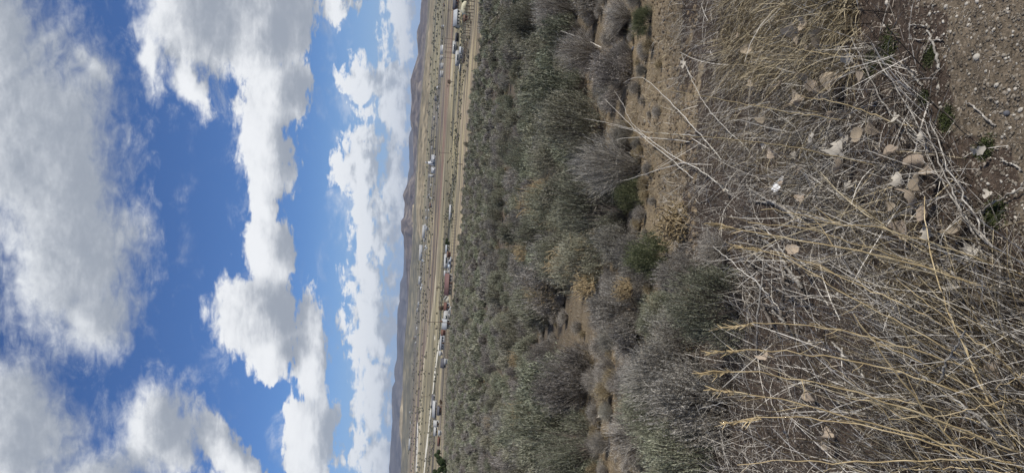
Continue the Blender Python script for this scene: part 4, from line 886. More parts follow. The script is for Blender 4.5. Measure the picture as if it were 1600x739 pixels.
DEAD = [([(975, 130), (1000, 105+10), (1051, 162), (1088, 203), (1128, 250)], .0035, .0012, [.25, .18, .12, .05, 0], 5, 'long whitish branch slanting over the grey mat, forked tip above the ochre strip'),
        ([(950, 195), (1000, 205), (1050, 245), (1090, 262), (1140, 300)], .0035, .0014, [.2, .18, .1, .04, 0], 6, 'whitish branch beside the grey fan-shaped sagebrush, reaching over bare soil'),
        ([(955, 288), (1000, 275), (1040, 262), (1070, 255)], .003, .0014, [.3, .2, .1, .02], 3, 'thin pale twig crossing the grey fan-shaped sagebrush'),
        ([(1149, 252), (1135, 285), (1115, 305), (1095, 318)], .003, .0014, [.06, .05, .03, 0], 2, 'bleached twig lying near the grey bush of bare twigs'),
        ([(1115, 385), (1150, 415), (1186, 443), (1205, 465), (1220, 487)], .004, .0016, [.3, .25, .15, .06, 0], 4, 'white forked stick leaning over the heap of dead branches'),
        ([(1193, 399), (1191, 430), (1189, 460), (1186, 500), (1184, 560)], .006, .004, [.12, .12, .1, .08, .02], 3, 'straight tan stick lying across the big sagebrush foot'),
        ([(1002, 590), (1012, 603), (1040, 628), (1075, 655), (1110, 680)], .005, .0018, [.42, .36, .28, .15, .02], 7, 'white branching dead limb over the dark shrub below the dirt strip'),
        ([(1028, 664), (1045, 668), (1080, 664), (1120, 670)], .0035, .0015, [.32, .26, .2, .1], 5, 'white curved twig looping near the white dead limb'),
        ([(1130, 628), (1090, 640), (1070, 655), (1060, 670)], .003, .0015, [.35, .3, .2, .1], 3, 'white zig-zag twig behind the greenish-gold stalk'),
        ([(868, 45), (885, 52), (915, 62), (940, 75)], .007, .002, [.45, .35, .2, .02], 6, 'white branch leaning over the violet-grey bare shrub'),
        ([(1300, 535), (1330, 565), (1350, 590), (1362, 610)], .006, .005, [.02, .03, .02, 0], 0, 'grey stick lying on the dark soil of the hollow'),
        ([(1509, 515), (1498, 537), (1485, 558), (1465, 596)], .0035, .002, [.35, .33, .3, .28], 2, 'pale forked twig standing out over the straw clump'),
        ([(1360, 520), (1395, 545), (1430, 580), (1480, 615), (1530, 650), (1600, 720)], .0036, .0018, [.3, .26, .2, .16, .1, .02], 6, 'pale grey branched stem running through the straw clump'),
        ([(1411, 630), (1440, 620), (1475, 614), (1515, 638), (1560, 690), (1610, 740)], .0036, .0018, [.3, .28, .25, .2, .1, .02], 5, 'grey stem with a kink over the golden stalks'),
        ([(1330, 60), (1345, 90), (1365, 135), (1390, 175), (1420, 205), (1455, 225)], .0034, .002, [.05, .06, .06, .05, .03, 0], 3, 'long grey stem beside the curled brown leaf'),
        ([(1370, 95), (1395, 130), (1420, 165), (1440, 200), (1452, 250), (1500, 330), (1560, 395)], .003, .0022, [.04, .05, .05, .04, .05, .04, 0], 4, 'long grey stem along the edge of the gravel'),
        ([(1453, 190), (1470, 235), (1500, 290), (1525, 345), (1565, 400), (1570, 500)], .0034, .002, [.04, .06, .06, .05, .03, 0], 3, 'outermost grey stem of the stalk bundle at the gravel'),
        ([(1448, 205), (1463, 245), (1490, 300), (1512, 350), (1545, 405)], .003, .002, [.05, .08, .07, .06, .02], 2, 'second grey stem of the stalk bundle at the gravel'),
        ([(1600, 292), (1575, 305), (1550, 320), (1525, 334)], .004, .002, [.02, .02, .02, .01], 1, 'grey twig lying out over the bare soil from the stalk bundle'),
        ([(1475, 250), (1474, 272), (1455, 290), (1425, 300), (1380, 306)], .002, .0015, [.05, .1, .1, .08, .03], 0, 'stem bent round in a hook over the widest tan leaves'),
        ([(1200, 170), (1245, 200), (1262, 250), (1275, 300)], .002, .001, [.1, .08, .05, 0], 2, 'thin stem curving down past the white paper'),
        ([(945, 155), (972, 182), (1000, 210), (1050, 250), (1084, 280)], .003, .0012, [.34, .28, .2, .08, 0], 6, 'pale forked stem arching over the ochre strip towards the grey fan-shaped sagebrush'),
        ([(910, 185), (950, 192), (1010, 207), (1090, 212)], .0026, .0012, [.38, .3, .15, .02], 4, 'long straight pale stem reaching furthest out over the ochre strip'),
        ([(912, 213), (935, 225), (980, 215), (1020, 215), (1080, 222)], .0026, .0012, [.36, .32, .2, .1, 0], 3, 'pale stem with a dipping tip beside the sagebrush that edges the ochre strip'),
        ([(960, 142), (975, 165), (985, 190), (1010, 215)], .0022, .0012, [.2, .15, .1, 0], 2, 'short curved twig crossing the other pale stems over the ochre strip'),
        ([(1065, 85), (1078, 122), (1100, 160), (1125, 193), (1170, 235)], .0026, .0012, [.14, .12, .1, .06, 0], 4, 'pale thin branch over the grey mat beside the round leaf')]
for k, (pth, r0, r1, lift, tw, lab) in enumerate(DEAD):
    bl = pth[0][0] < 1110; stalk(pth, 'dead_branch', lab, 'branch', DB, r0*(1.35 if bl else 1.0), r1*(1.3 if bl else .9), M['bleached' if bl or 'white' in lab else 'deadwood'], lift=lift[::-1], seed=300+k, twigs=tw, wob=.0018)
# driftwood-like bits in the gravel
for k, (pth, r, lab) in enumerate([([(1448, 48), (1457, 65), (1464, 85), (1469, 108)], .0075, 'thickest weathered stick lying in the gravel'), ([(1416, 111), (1428, 122), (1442, 135)], .007, 'split weathered stick at the border of moss and gravel'),
                                   ([(1421, 61), (1450, 62), (1477, 63)], .003, 'thin grey stick lying across the thickest weathered stick'), ([(1423, 40), (1435, 39), (1447, 42)], .003, 'short grey twig above the thickest weathered stick'),
                                   ([(1508, 159), (1525, 170), (1540, 185), (1553, 197)], .005, 'curved grey stick lying in the lower gravel'), ([(1444, 84), (1450, 76), (1455, 68)], .003, 'short stub of twig at the middle of the thickest weathered stick'),
                                   ([(1565, 248), (1580, 255), (1597, 266)], .004, 'grey twig on bare soil beside the white curled leaf'), ([(1458, 118), (1470, 110), (1476, 100)], .002, 'curled wisp of twig next to the thickest weathered stick')]):
    stalk(pth, 'weathered_stick', lab, 'stick', 'weathered sticks in the gravel', r*.6, r*.4, M['deadwood'], lift=[.006, .008, .006], seed=400+k, wob=.0015, knots=2)
# heap of dead branches under the big sagebrush
for k in range(26):
    cx, cy = rsx.uniform(1165, 1250), rsx.uniform(290, 500); an = rsx.choice([rsx.normal(90, 22), rsx.normal(45, 25)]); L = rsx.uniform(50, 130); a = math.radians(an)
    pts = [(cx+math.cos(a)*L*t+rsx.normal()*5, cy+math.sin(a)*L*t+rsx.normal()*5) for t in (-.5, -.2, .1, .5)]
    thick = k < 7
    zone = 'beside the bare twig bush' if cy < 350 else 'under the crossing golden stalk' if cy < 410 else 'below the olive-green sagebrush' if cy < 460 else 'by the straight tan stick'
    lab = f"{'thick' if thick else 'thin'} {'brown' if k % 3 == 0 else 'grey'} branch in dead heap {zone}{', soil side' if cx > 1207 else ''}"
    stalk(pts, 'dead_branch', lab, 'branch', 'heap of dead branches', .0085 if thick else .004, .005 if thick else .0014, M['wood'] if k % 3 == 0 else M['deadwood'], lift=[.03+.05*rsx.uniform(), .10*rsx.uniform(), .10*rsx.uniform(), .02], seed=500+k, wob=.002, knots=3, twigs=2)
# moss
for k, (a, b, s, lab) in enumerate([(1388, 75, 22, 'moss patch under the grey stems beside the gravel, the largest'), (1480, 186, 16, 'bright moss patch in the gravel below the weathered sticks'), (1452, 90, 12, 'moss patch touching the thickest weathered stick'), (1360, 100, 16, 'dark moss under the small white folded leaf'),
                                    (1538, 232, 15, 'moss beside the white curled leaf'), (1448, 152, 8, 'tiny bright moss tuft by the split stick'), (1555, 335, 20, 'dull moss on the soil beyond the grey stalk bundle'), (995, 535, 14, 'green tuft at the foot of the sagebrush beside the ochre clearing')]):
    p, R = wpx(a, b, s); rs = np.random.RandomState(k); n = int(420+60*s); q = rs.normal(size=(n, 2))*R*.55; B = np.stack([p[0]+q[:, 0], p[1]+q[:, 1], 0*q[:, 0]], -1); B[:, 2] = zg(B[:, 0], B[:, 1])
    T = B+nrm(rs.normal(size=(n, 3))*.5+[0, 0, .8])*rs.uniform(.004, .012, n)[:, None]*(3 if k == 7 else 1); V, F = ribbons(B, T, rs.normal(size=(n, 3))*.001, .0028, 1, rs, .4)
    tag(obj('moss_patch', mesh('moss_patch', V, F, M['moss'])), lab, 'moss', 'moss patches')

# ------------------------------------------------------------------ the homestead and the town
def paint(name, c, var=.12, rough=.7):
    if name in M: return M[name]
    M[name] = ramp_mat(name, [tuple(v*(1-var) for v in c), c, tuple(min(.85, v*(1+var)) for v in c)], .8, rough=rough, rnd=0, detail=6); return M[name]
white = paint('white_paint', (.36, .36, .35)); cream = paint('cream_paint', (.42, .40, .34)); lgrey = paint('pale_grey_metal', (.33, .345, .36)); dgrey = paint('dark_grey_roof', (.09, .09, .10)); grey = paint('grey_wood', (.24, .23, .21))
maroon = paint('maroon_roof', (.15, .085, .078)); rust = paint('rust_red', (.13, .065, .048)); brown = paint('brown_wood', (.12, .075, .05)); blueg = paint('blue_grey_paint', (.32, .38, .45)); black = paint('black_void', (.02, .02, .02)); beige = paint('beige_fabric', (.50, .47, .34)); concrete = paint('concrete', (.55, .56, .57))
glass = bpy.data.materials.new('window_glass'); glass.use_nodes = True; gb = glass.node_tree.nodes['Principled BSDF']; gb.inputs['Base Color'].default_value = (.03, .04, .05, 1); gb.inputs['Roughness'].default_value = .12
rubber = paint('tyre_rubber', (.03, .03, .03)); polew = paint('pole_wood', (.13, .10, .075)); M['conifer'] = ramp_mat('conifer_needles', [(.018, .03, .012), (.04, .06, .022), (.07, .09, .04)], 3, rnd=.1); M['bark'] = paint('bark', (.12, .09, .07))
M['twigbrown'] = ramp_mat('bare_twigs', [(.12, .085, .06), (.19, .14, .10), (.26, .20, .15)], 2, rnd=.1)

def loc_scale(px, py):
    p = hit(px, py); p[2] = zg(p[0], p[1], False); return p, (p[1]*cp+(EYE-p[2])*sp)/FPX
def house(name, label, cat, px, py, wpx_, hw, hr, wall, roof, depth=None, rz=0, group=None, style='gable', wins=2, door=True, chim=False):
    p, s = loc_scale(px, py); w = wpx_*s; wh = hw*s; rh = hr*s; d = depth or w*.6
    t = thing(name, label, cat, p, rz, group)
    b = MB(); b.box(-w/2, w/2, 0, d, -.6, wh)
    if style == 'gable': b.V.append(np.array([(-w/2, 0, wh+.002), (-w/2, d, wh+.002), (-w/2, d/2, wh+rh), (w/2, 0, wh+.002), (w/2, d, wh+.002), (w/2, d/2, wh+rh)])); b.T.append(np.array([(0, 1, 2), (3, 5, 4)])+b.n); b.n += 6
    if style == 'gable_front': b.V.append(np.array([(-w/2, 0, wh+.002), (w/2, 0, wh+.002), (0, 0, wh+rh), (-w/2, d, wh+.002), (w/2, d, wh+.002), (0, d, wh+rh)])); b.T.append(np.array([(0, 1, 2), (3, 5, 4)])+b.n); b.n += 6
    obj('wall', b.mesh('wall', wall), t)
    b = MB(); e = .3; th = .14
    if style == 'gable':
        prof = [(-e, wh-e*rh/(d/2)), (d/2, wh+rh), (d+e, wh-e*rh/(d/2)), (d+e, wh-e*rh/(d/2)+th), (d/2, wh+rh+th), (-e, wh-e*rh/(d/2)+th)]
        V = [(-w/2-e, y, z+.02) for y, z in prof]+[(w/2+e, y, z+.02) for y, z in prof]
        b.add(V, [(i, (i+1) % 6, 6+(i+1) % 6, 6+i) for i in range(6)]+[(0, 5, 4, 1), (1, 4, 3, 2), (6, 7, 10, 11), (7, 8, 9, 10)])
    elif style == 'gable_front':
        prof = [(-w/2-e, wh-e*rh/(w/2)), (0, wh+rh), (w/2+e, wh-e*rh/(w/2)), (w/2+e, wh-e*rh/(w/2)+th), (0, wh+rh+th), (-w/2-e, wh-e*rh/(w/2)+th)]
        V = [(x, -e, z+.02) for x, z in prof]+[(x, d+e, z+.02) for x, z in prof]
        b.add(V, [(i, (i+1) % 6, 6+(i+1) % 6, 6+i) for i in range(6)]+[(0, 5, 4, 1), (1, 4, 3, 2), (6, 7, 10, 11), (7, 8, 9, 10)])
    elif style == 'flat':
        V = [(-w/2-e, -e, wh+.02), (w/2+e, -e, wh+.02), (w/2+e, d+e, wh+rh), (-w/2-e, d+e, wh+rh)]; V += [(x, y, z+.18) for x, y, z in V]
        b.add(V, [(0, 1, 2, 3), (4, 5, 6, 7), (0, 1, 5, 4), (1, 2, 6, 5), (2, 3, 7, 6), (3, 0, 4, 7)])
    elif style == 'round':
        prof = [(w/2*math.cos(a)*1.03, wh*.25+(wh*.75+rh)*math.sin(a)) for a in np.linspace(0, math.pi, 15)]; b.prism(prof, -.1, d+.1)
    rf = obj('roof', b.mesh('roof', roof), t)
    if chim: obj('chimney', MB().box(w*.2, w*.2+.7, d*.4, d*.4+.7, wh+rh*.4, wh+rh+1.0).mesh('chimney', brown), rf)
    if wins and w > 3:
        ww = min(1.3, w/(wins*2.5)); z0 = wh*.38; z1 = min(wh*.8, z0+1.3); k = wins+(1 if door else 0)
        for i in range(k):
            cxw = -w/2+w*(i+.5)/k
            if door and i == k//2: obj('door', MB().box(cxw-.5, cxw+.5, -.05, .02, 0, min(2.1, wh*.85)).mesh('door', brown), t); continue
            f = obj('window', MB().box(cxw-ww/2-.08, cxw+ww/2+.08, -.04, .02, z0-.08, z1+.08).mesh('window', white if wall is not white else grey), t); obj('pane', MB().box(cxw-ww/2, cxw+ww/2, -.055, -.042, z0, z1).mesh('pane', glass), f)
    return t
HG = 'buildings of the homestead'
house('barn', 'grey metal barn with pale gable front beside the round-topped shelter', 'barn', 720, 28, 24, 6, 5, cream, lgrey, group=HG, style='gable', wins=5, door=False)
house('barn', 'dark-roofed long barn seen behind the grey metal barn', 'barn', 717, 2, 22, 5, 4, rust, dgrey, group=HG, wins=3)
house('shelter', 'pale round-topped fabric shelter in front of the barns', 'shelter', 731, 12, 21, 4, 6, beige, beige, group=HG, style='round', wins=0, door=False)
house('shed', 'dark red-brown shed beside the round-topped shelter', 'shed', 731, 29, 8, 5, 2, rust, brown, group=HG, wins=1)
house('shed', 'low black open shed beyond the dirt road by the white trailer', 'shed', 717, 58, 12, 4, 1, black, dgrey, group=HG, style='flat', wins=0, door=False)
house('cabin', 'small whitewashed cabin near the wire fence on the barn side', 'cabin', 724, 79, 9, 4, 2, white, lgrey, group=HG, wins=1)
house('shed', 'olive lean-to shed set between cabin and open plain', 'shed', 721, 106, 9, 2.5, .5, grey, cream, group=HG, style='flat', wins=1)
house('house', 'low house under a long pale blue-white roof beside the pole pair', 'house', 706, 332, 22, 2, 1.6, blueg, white, group=HG, wins=4)
house('shed', 'pale shed next to the cluster of parked vehicles', 'shed', 701, 389, 11, 3, 1.5, white, lgrey, group=HG, wins=1)
house('shed', 'rusty brown shed between pale shed and parked vehicles', 'shed', 704, 398, 8, 4, 1.5, rust, brown, group=HG, wins=1)
house('shed', 'small white shed between the parked vehicles and the red-roofed building', 'shed', 699, 427, 7, 3.5, 1.5, white, white, group=HG, wins=1)
house('barn', 'long low building with a maroon roof and grey wall, round tree before it', 'barn', 707, 445, 32, 6, 5.5, grey, maroon, group=HG, wins=5)
house('cabin', 'little cream gabled cabin between the maroon roof and the rusty shed', 'cabin', 702, 468, 9, 5, 3.5, cream, white, group=HG, style='gable_front', wins=1, door=False)
house('shed', 'rust-brown shed with white base standing before the leafless brown tree', 'shed', 703, 480, 12, 6, 3, white, rust, group=HG, wins=2)
house('shed', 'grey tent-roofed shed beside the white two-storey house', 'shed', 702, 495, 9, 4, 4, blueg, dgrey, group=HG, style='gable_front', wins=1)
house('house', 'white two-storey house with pale grey roof behind the tallest utility pole', 'house', 704.5, 507, 14, 7.5, 6, white, lgrey, group=HG, wins=3, chim=True)
house('shed', 'rust-red little barn just past the white two-storey house', 'shed', 696, 520, 8, 4, 2.5, rust, rust, group=HG, wins=1)
house('mobile_home', 'grey and white mobile home with a flat roof beyond the corral fence', 'mobile home', 694, 536, 21, 4.5, .8, lgrey, white, depth=5, group=HG, style='flat', wins=4)
house('shed', 'cream shed at the end of the mobile home', 'shed', 692, 552, 6, 4, 1.5, cream, white, group=HG, wins=1)
house('house', 'white house with a dark roof standing alone among shrubs', 'house', 698, 568, 13, 5, 4, white, dgrey, group=HG, wins=2)
house('annex', 'low white annex in front of the house with the dark roof', 'annex', 699.5, 565, 7, 3.5, 1, white, white, group=HG, style='flat', wins=1)
house('shed', 'long white-roofed shed at the end of the pale track', 'shed', 682, 640, 25, 2.5, 3.5, grey, white, group=HG, wins=5)
house('shed', 'long dark-roofed shed behind the long white-roofed one', 'shed', 680, 628, 20, 3, 2.5, grey, dgrey, group=HG, wins=3)
house('house', 'dark brown house in front of the long white-roofed shed', 'house', 690, 642, 13, 4, 2.5, brown, dgrey, group=HG, wins=2)
house('house', 'bright white house between the long white-roofed shed and the conifers', 'house', 686, 662, 9, 4.5, 4, white, white, group=HG, wins=2)
house('shed', 'long low white shed behind the bright white house', 'shed', 683, 674, 13, 2.5, 2.5, white, white, group=HG, wins=2)
house('shed', 'small white shed nearest the dark conifers', 'shed', 690, 676, 6, 3.5, 1.2, white, lgrey, group=HG, wins=1)
house('shed', 'rusty low shed between the small white shed and the conifers', 'shed', 688, 690, 12, 2.5, 1.5, brown, rust, group=HG, wins=1)

def conifer(px, py, w, h, label, seed, mat, dec=False, name='conifer_tree'):
    p, s = loc_scale(px, py); W_ = w*s/2; H_ = h*s; rs = np.random.RandomState(seed); t = thing(name, label, 'tree', p, 0, 'trees of the homestead')
    b = MB(); b.tube([(0, 0, -.3), (0, 0, H_*.4), (rs.normal()*.2, 0, H_*.9)], [W_*.09+.08, W_*.05+.05, .03], 6)
    for i in range(9):
        a = rs.uniform(0, 6.28); z = rs.uniform(.15, .6)*H_; b.tube([(0, 0, z), (math.cos(a)*W_*.4, math.sin(a)*W_*.4, z+H_*.12), (math.cos(a)*W_*.75, math.sin(a)*W_*.75, z+H_*.3)], [W_*.035, W_*.02, .02], 4)
    obj('trunk', b.mesh('trunk', M['bark']), t)
    n = 3000 if not dec else 1600; k = 9; lc = np.stack([rs.uniform(-.55, .55, k)*W_, rs.uniform(-.55, .55, k)*W_, rs.uniform(.25, .8, k)*H_], -1); lr = rs.uniform(.3, .5, k)*min(W_, H_*.6)
    li = rs.randint(0, k, n); d = nrm(rs.normal(size=(n, 3))); P_ = lc[li]+d*(lr[li]*rs.uniform(.4, 1, n)**.5)[:, None]; P_[:, 2] = np.maximum(P_[:, 2], .1)
    if dec:
        B = P_*[.6, .6, .8]; V, F = ribbons(B, P_, rs.normal(size=(n, 3))*.1, .05, 1, rs, .3); obj('crown', mesh('crown', V, F, mat), t)
    else:
        e1 = nrm(rs.normal(size=(n, 3))); e2 = nrm(np.cross(d, e1)); sz = rs.uniform(.25, .6, n)[:, None]*W_*.16
        V = np.stack([P_-e1*sz, P_+e1*sz, P_+e2*sz*1.5], 1).reshape(-1, 3); obj('crown', mesh('crown', V, np.arange(3*n).reshape(-1, 3), mat), t)
conifer(703.5, 454, 13, 10, 'round dark green tree in front of the maroon-roofed building', 1, M['conifer'])
conifer(697, 480, 15, 13, 'leafless brown tree spreading behind the rusty shed', 2, M['twigbrown'], True, 'bare_tree')
conifer(690, 708, 20, 12, 'dark conifer nearest the small white shed', 3, M['conifer']); conifer(704, 727, 24, 24, 'broad dark conifer closest to the sagebrush, crown reaching lowest', 4, M['conifer']); conifer(695, 742, 22, 20, 'dark conifer at the cut edge of the view', 5, M['conifer'])
conifer(692, 718, 16, 14, 'dark conifer squeezed behind the two broad ones', 15, M['conifer'])
conifer(683, 667, 5, 7, 'slim dark green tree before the bright white house', 6, M['conifer']); conifer(692, 628, 14, 7, 'dark brown brushy tree at the end of the pale track', 7, M['twigbrown'], True, 'bare_tree')
conifer(703, 378, 12, 8, 'dark tree between the long pale roof and the pale shed', 8, M['conifer']); conifer(702, 412, 8, 6, 'dark low tree behind the parked vehicles', 9, M['conifer'])
conifer(717, 44, 8, 6, 'dark bushy tree at the end of the grey metal barn', 10, M['conifer']); conifer(729, 3, 8, 8, 'green tree beside the round-topped shelter', 11, M['conifer']); conifer(706, 128, 12, 8, 'brown leafless thicket out on the pink-brown field', 12, M['twigbrown'], True, 'bare_tree')

# vehicles
def vehicle(name, label, cat, px, py, rz, body, kind='car'):
    p, s = loc_scale(px, py); t = thing(name, label, cat, p, rz, 'vehicles parked at the homestead')
    if kind == 'car': prof = [(-2.1, .35), (2.1, .35), (2.15, .8), (1.2, .92), (.6, 1.42), (-1.0, 1.45), (-1.7, .95), (-2.15, .85)]
    elif kind == 'pickup': prof = [(-2.6, .45), (2.6, .45), (2.6, 1.0), (1.5, 1.1), (1.0, 1.75), (-.3, 1.75), (-.4, 1.1), (-2.6, 1.1)]
    else: prof = [(-3.6, .5), (3.6, .5), (3.6, 2.3), (3.2, 2.9), (-3.3, 2.9), (-3.6, 2.4)]
    obj('body', MB().prism(prof, -.85, .85).mesh('body', body), t)
    wn = [(-.9, 1.0), (1.0, 1.0), (.5, 1.36), (-.8, 1.38)] if kind == 'car' else [(-.2, 1.15), (1.3, 1.15), (.9, 1.65), (-.2, 1.65)] if kind == 'pickup' else [(-1.5, 1.5), (1.5, 1.5), (1.5, 2.2), (-1.5, 2.2)]
    obj('window', MB().prism(wn, -.87, .87).mesh('window', glass), t)
    for x in ((-1.35, 1.35) if kind != 'trailer' else (-.5, .5)):
        for y in (-.8, .8): obj('wheel', MB().prism([(x+.34*math.cos(a), .34+.34*math.sin(a)) for a in np.linspace(0, 6.28, 11)[:-1]], y-.12, y+.12).mesh('wheel', rubber), t)
vehicle('parked_car', 'white parked car, nearest the small white shed', 'car', 705, 420, .2, white); vehicle('parked_car', 'blue-grey parked car in the middle of the cluster', 'car', 704.5, 414, 1.0, blueg); vehicle('parked_van', 'white camper in the parked cluster next to the rusty shed', 'camper', 703, 408, .4, white, 'trailer')
vehicle('parked_pickup', 'silver pickup at the near side of the parked cluster', 'pickup', 707, 411, -.3, lgrey, 'pickup'); vehicle('parked_car', 'pale car standing alone at the corral fence', 'car', 706, 487, .1, white)
vehicle('travel_trailer', 'long white trailer next to the low black shed', 'trailer', 715, 75, 0, white, 'trailer'); vehicle('parked_pickup', 'dark pickup beside the whitewashed cabin', 'pickup', 727, 89, .4, dgrey, 'pickup'); vehicle('parked_van', 'white camper behind the whitewashed cabin', 'camper', 721, 92, .2, white, 'trailer')
vehicle('travel_trailer', 'white trailer parked beside the tent-roofed shed', 'trailer', 704, 499, .1, white, 'trailer')

# poles
def pole(base, py, top, label, arm=1.6, double=False):
    p, s = loc_scale(base, py); H_ = (base-top)*s; t = thing('utility_pole', label, 'utility pole', p, random.uniform(-.3, .3), 'utility poles'); r = .16 if H_ < 12 else .2
    xs = (-1.6, 1.6) if double else (0,)
    for x in xs: obj('pole', MB().tube([(x, 0, -.5), (x, 0, H_)], [r, r*.7], 8).mesh('pole', polew), t)
    if arm: 
        obj('crossarm', MB().box(-arm, arm, -.17, -.05, H_-.7, H_-.5).mesh('crossarm', polew), t)
        for x in (-arm*.85, -arm*.3, arm*.3, arm*.85): obj('insulator', MB().tube([(x, -.1, H_-.5), (x, -.1, H_-.25)], [.07, .05], 6).mesh('insulator', glass), t)
pole(705, 504, 668, 'tallest utility pole, in front of the white two-storey house', 1.2); pole(707, 451, 681, 'utility pole rising behind the round dark green tree', 1.0); pole(701, 473, 685, 'utility pole beside the leafless brown tree', .9); pole(698, 512.5, 681, 'short utility pole past the white two-storey house', .9)
pole(707, 240, 685, 'stout lone utility pole on the yellow field'); pole(723, 257, 714, 'short pole beside the dirt road', 0)
for k, (b_, y_, t_) in enumerate([(712, 66, 694), (711, 79, 695), (710, 88, 694)]): pole(b_, y_, t_, ('first', 'middle', 'last')[k]+' pole of the frame row behind the white trailer, counted from the barn', 2.2, double=True)
pole(710, 128.5, 699, 'left one of the two poles on the pink-brown field', 1.0) ; pole(709, 135.5, 698, 'pole on the pink-brown field further from the barns', 1.0)
pole(704, 330.5, 696, 'utility pole at the long pale roof, nearer the concrete tower', .9); pole(703, 342.5, 692, 'utility pole at the long pale roof, nearer the vehicles', .9); pole(679, 619.5, 658, 'thin utility pole at the end of the long dark-roofed shed', 1.0); pole(720, 18, 700, 'pole behind the pale gable front of the barn', 1.0); pole(675, 660, 664, 'far pole out on the tan field behind the bright white house', .8)

# fences
def fence(pts, sp_, h, label, rail=(), name='wire_fence', r=.07):
    P_ = hit(np.array([q[0] for q in pts], float), np.array([q[1] for q in pts], float)); P_[:, 2] = zg(P_[:, 0], P_[:, 1], False)
    s = np.r_[0, np.cumsum(np.linalg.norm(np.diff(P_[:, :2], axis=0), axis=1))]; u = np.arange(0, s[-1], sp_); X = np.stack([np.interp(u, s, P_[:, k]) for k in range(2)], -1); Z = zg(X[:, 0], X[:, 1], False)
    o0 = np.array([X[0, 0], X[0, 1], Z[0]]); t = thing(name, label, 'fence', o0, 0, 'fences of the homestead'); me = MB().tube([(0, 0, -.3), (0, 0, h)], [r, r*.85], 6).mesh('post', polew)
    rs = np.random.RandomState(4)
    for x, z in zip(X, Z): o = obj('post', me, t, (x[0]-o0[0], x[1]-o0[1], z-o0[2])); o.rotation_euler = (rs.normal()*.04, rs.normal()*.04, 0); o.scale = (1, 1, rs.uniform(.88, 1.12))
    for hh, rr in rail: obj('rail', MB().tube(np.stack([X[:, 0]-o0[0], X[:, 1]-o0[1]-.06, Z-o0[2]+hh], -1), rr, 4).mesh('rail', polew), t)
fence([(714, 335), (712.5, 400), (709.5, 440), (708, 470)], 2.3, 1.7, 'line of dark posts along the dirt road before the vehicles and maroon roof', ((.5, .02), (1.0, .02), (1.4, .02)))
fence([(705.5, 515), (704, 540), (702, 562)], 1.9, 1.7, 'corral of dark posts and boards beside the mobile home', ((.5, .07), (1.0, .07), (1.5, .07)), 'corral_fence', .09)
fence([(744, -20), (741, 10), (738, 34), (735, 62)], 2.2, 2.0, 'dark post fence between the shelter and the dirt road', ((.6, .02), (1.2, .02), (1.7, .02)), r=.09)
fence([(732, 66), (729, 84), (727, 100), (722, 140)], 2.4, 1.3, 'low fence running from the whitewashed cabin across the plain', ((.5, .02), (1.0, .02)))
fence([(700, 575), (698, 610), (693, 660), (692, 690)], 2.6, 1.3, 'low broken fence before the brown house and the sheds', ((.5, .03), (1.0, .03)))

# the town across the valley
TG = 'buildings of the distant town'
house('warehouse', 'white warehouse at the end of the row, furthest from the barns', 'warehouse', 693, 115.5, 9, 4, 1, white, white, group=TG, wins=0, style='flat'); house('warehouse', 'white warehouse second in the row, a dark gap either side', 'warehouse', 693, 103, 8, 3, 1, white, white, group=TG, wins=0, style='flat')
house('warehouse', 'small white warehouse in the middle of the row', 'warehouse', 692.5, 89.5, 5, 3, 1, white, white, group=TG, wins=0, style='flat'); house('warehouse', 'long grey-white warehouse of the row, nearest the barns', 'warehouse', 692.5, 77, 12, 3, 1, concrete, white, group=TG, wins=0, style='flat')
p, s = loc_scale(680, 255)
t = thing('concrete_tower', 'tall pale concrete tower rising above the distant town', 'tower', p, 0, None); H_ = 15.5*s
b = MB(); b.box(-2.0*s, 2.0*s, 0, 4*s, -1, H_*.72); obj('wall', b.mesh('wall', concrete), t); obj('head_house', MB().box(-1.2*s, 1.0*s, .3*s, 3*s, H_*.72+.02, H_).mesh('head_house', white), t); obj('silo', MB().tube([(3*s, 1.5*s, -1), (3*s, 1.5*s, H_*.5)], 1.1*s, 12).mesh('silo', concrete), t); obj('silo', MB().tube([(-3.2*s, 1.5*s, -1), (-3.2*s, 1.5*s, H_*.45)], 1.1*s, 12).mesh('silo', concrete), t)
house('mill', 'long pale mill building attached before the concrete tower', 'mill', 680.5, 248, 11, 5.5, 1, concrete, white, group=TG, wins=4, style='flat'); house('mill', 'white block standing between the concrete tower and the slim block', 'mill', 680, 266, 9, 5, 1, concrete, lgrey, group=TG, wins=3, style='flat'); house('mill', 'slim pale block, second tallest after the concrete tower', 'mill', 679, 275, 4, 8, 1, white, white, group=TG, wins=1, style='flat')
house('warehouse', 'long white roof at the foot of the yellow hillside', 'warehouse', 664, 362, 20, 2, 2, lgrey, white, group=TG, wins=0); house('warehouse', 'very long white warehouse below the yellow hillside', 'warehouse', 660, 395, 24, 3, 2, lgrey, white, group=TG, wins=0); house('warehouse', 'long white roof in the town beyond the maroon-roofed building', 'warehouse', 657.5, 438, 12, 2, 1.5, lgrey, white, group=TG, wins=0)
house('warehouse', 'long pale roof in the town past the tan field, near the conifers', 'warehouse', 641, 695, 16, 1.5, 1, lgrey, white, group=TG, wins=0); house('warehouse', 'pale roof low in the town behind the long white-roofed shed', 'warehouse', 640, 615, 12, 1.5, 1, lgrey, white, group=TG, wins=0)
rst = np.random.RandomState(8)
PROT = {}
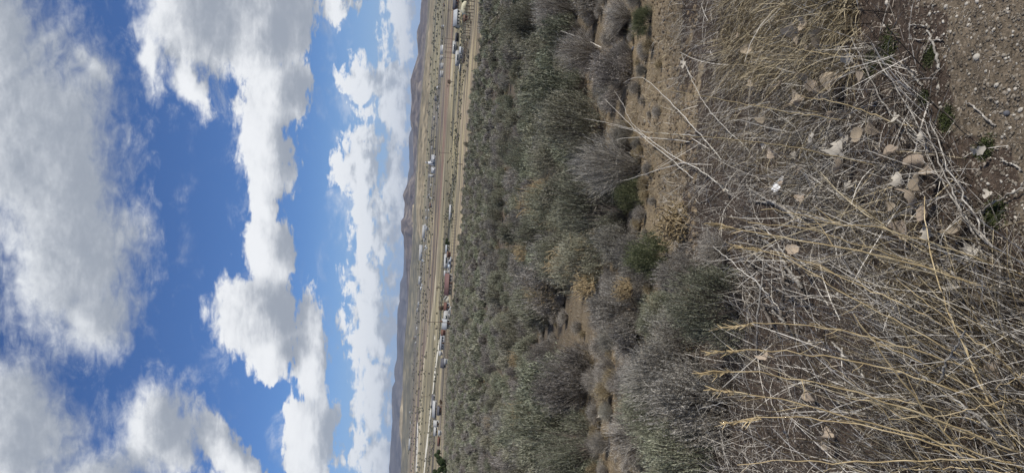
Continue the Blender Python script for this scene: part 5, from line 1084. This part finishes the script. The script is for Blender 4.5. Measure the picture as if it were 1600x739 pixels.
def town_proto(k):
    if k in PROT: return PROT[k]
    wall, roof = [(cream, lgrey), (grey, dgrey), (lgrey, concrete), (grey, brown), (lgrey, white), (grey, lgrey), (blueg, lgrey), (cream, dgrey)][k]
    b = MB(); b.box(-.5, .5, 0, .7, -.2, .32)
    prof = [(-.05, .30), (.35, .52), (.75, .30), (.75, .33), (.35, .56), (-.05, .33)]; r = MB()
    r.add([(-.54, y, z) for y, z in prof]+[(.54, y, z) for y, z in prof], [(i, (i+1) % 6, 6+(i+1) % 6, 6+i) for i in range(6)]+[(0, 5, 4, 1), (1, 4, 3, 2), (6, 7, 10, 11), (7, 8, 9, 10)])
    PROT[k] = (b.mesh('wall', wall), r.mesh('roof', roof)); return PROT[k]
TOWN_PY = [-100, 30, 100, 180, 280, 360, 420, 480, 560, 620, 700, 860]; TO0 = [30, 27, 28, 24, 19, 17, 13, 10, 4, 4, 4, 4]; TO1 = [35, 34, 33, 30, 29, 26, 21, 20, 16, 13, 14, 14]
KW = ['cream', 'dark grey', 'pale grey', 'brown-roofed', 'white-roofed', 'dull grey', 'blue-grey', 'dark-roofed']
MK = [(25, 'the grey metal barn'), (85, 'the row of warehouses'), (160, 'the tan bluff'), (255, 'the concrete tower'), (340, 'the long pale roof'), (410, 'the parked vehicles'), (450, 'the maroon roof'), (480, 'the leafless tree'), (506, 'the two-storey house'), (540, 'the mobile home'), (570, 'the lone white house'), (640, 'the long white-roofed shed'), (720, 'the conifers')]
for i in range(95):
    py = rst.uniform(-20, 760); f = rst.uniform(); f = f if rst.uniform() < .5 else .5+.3*rst.normal()
    f = min(max(f, 0), 1); o_ = np.interp(py, TOWN_PY, TO0)*(1-f)+np.interp(py, TOWN_PY, TO1)*f
    p, s = loc_scale(horizon(py)+o_, py); k = rst.randint(0, 8); w = rst.choice([1.8, 2.6, 3.4, 4.6, 7], p=[.3, .3, .2, .15, .05])*s; a, r = town_proto(k)
    mk = min(MK, key=lambda m: abs(m[0]-py))[1]; row = 'near' if f > .66 else 'far' if f < .33 else 'middle'
    t = thing('town_house', f"tiny {KW[k]} building of the town's {row} rows, behind {mk}", 'building', p, rst.uniform(-.5, .5), TG, (w, w, min(w, 9)*rst.uniform(.8, 1.2))); obj('wall', a, t); obj('roof', r, t)

# ------------------------------------------------------------------ air
hz = bpy.data.materials.new('haze'); hz.use_nodes = True; hz.node_tree.nodes.clear(); N = NT(hz.node_tree)
pv = N.n('ShaderNodeVolumePrincipled', ins={'Color': (.80, .88, 1.0, 1), 'Density': 2.6e-5, 'Anisotropy': .3}); mo = N.n('ShaderNodeOutputMaterial'); hz.node_tree.links.new(pv.outputs[0], mo.inputs['Volume'])
tag(obj('haze', MB().box(-23500, 23500, -23500, 23500, -52, 480).mesh('haze', hz)), 'thin blue air over the whole valley', 'haze', kind='stuff')
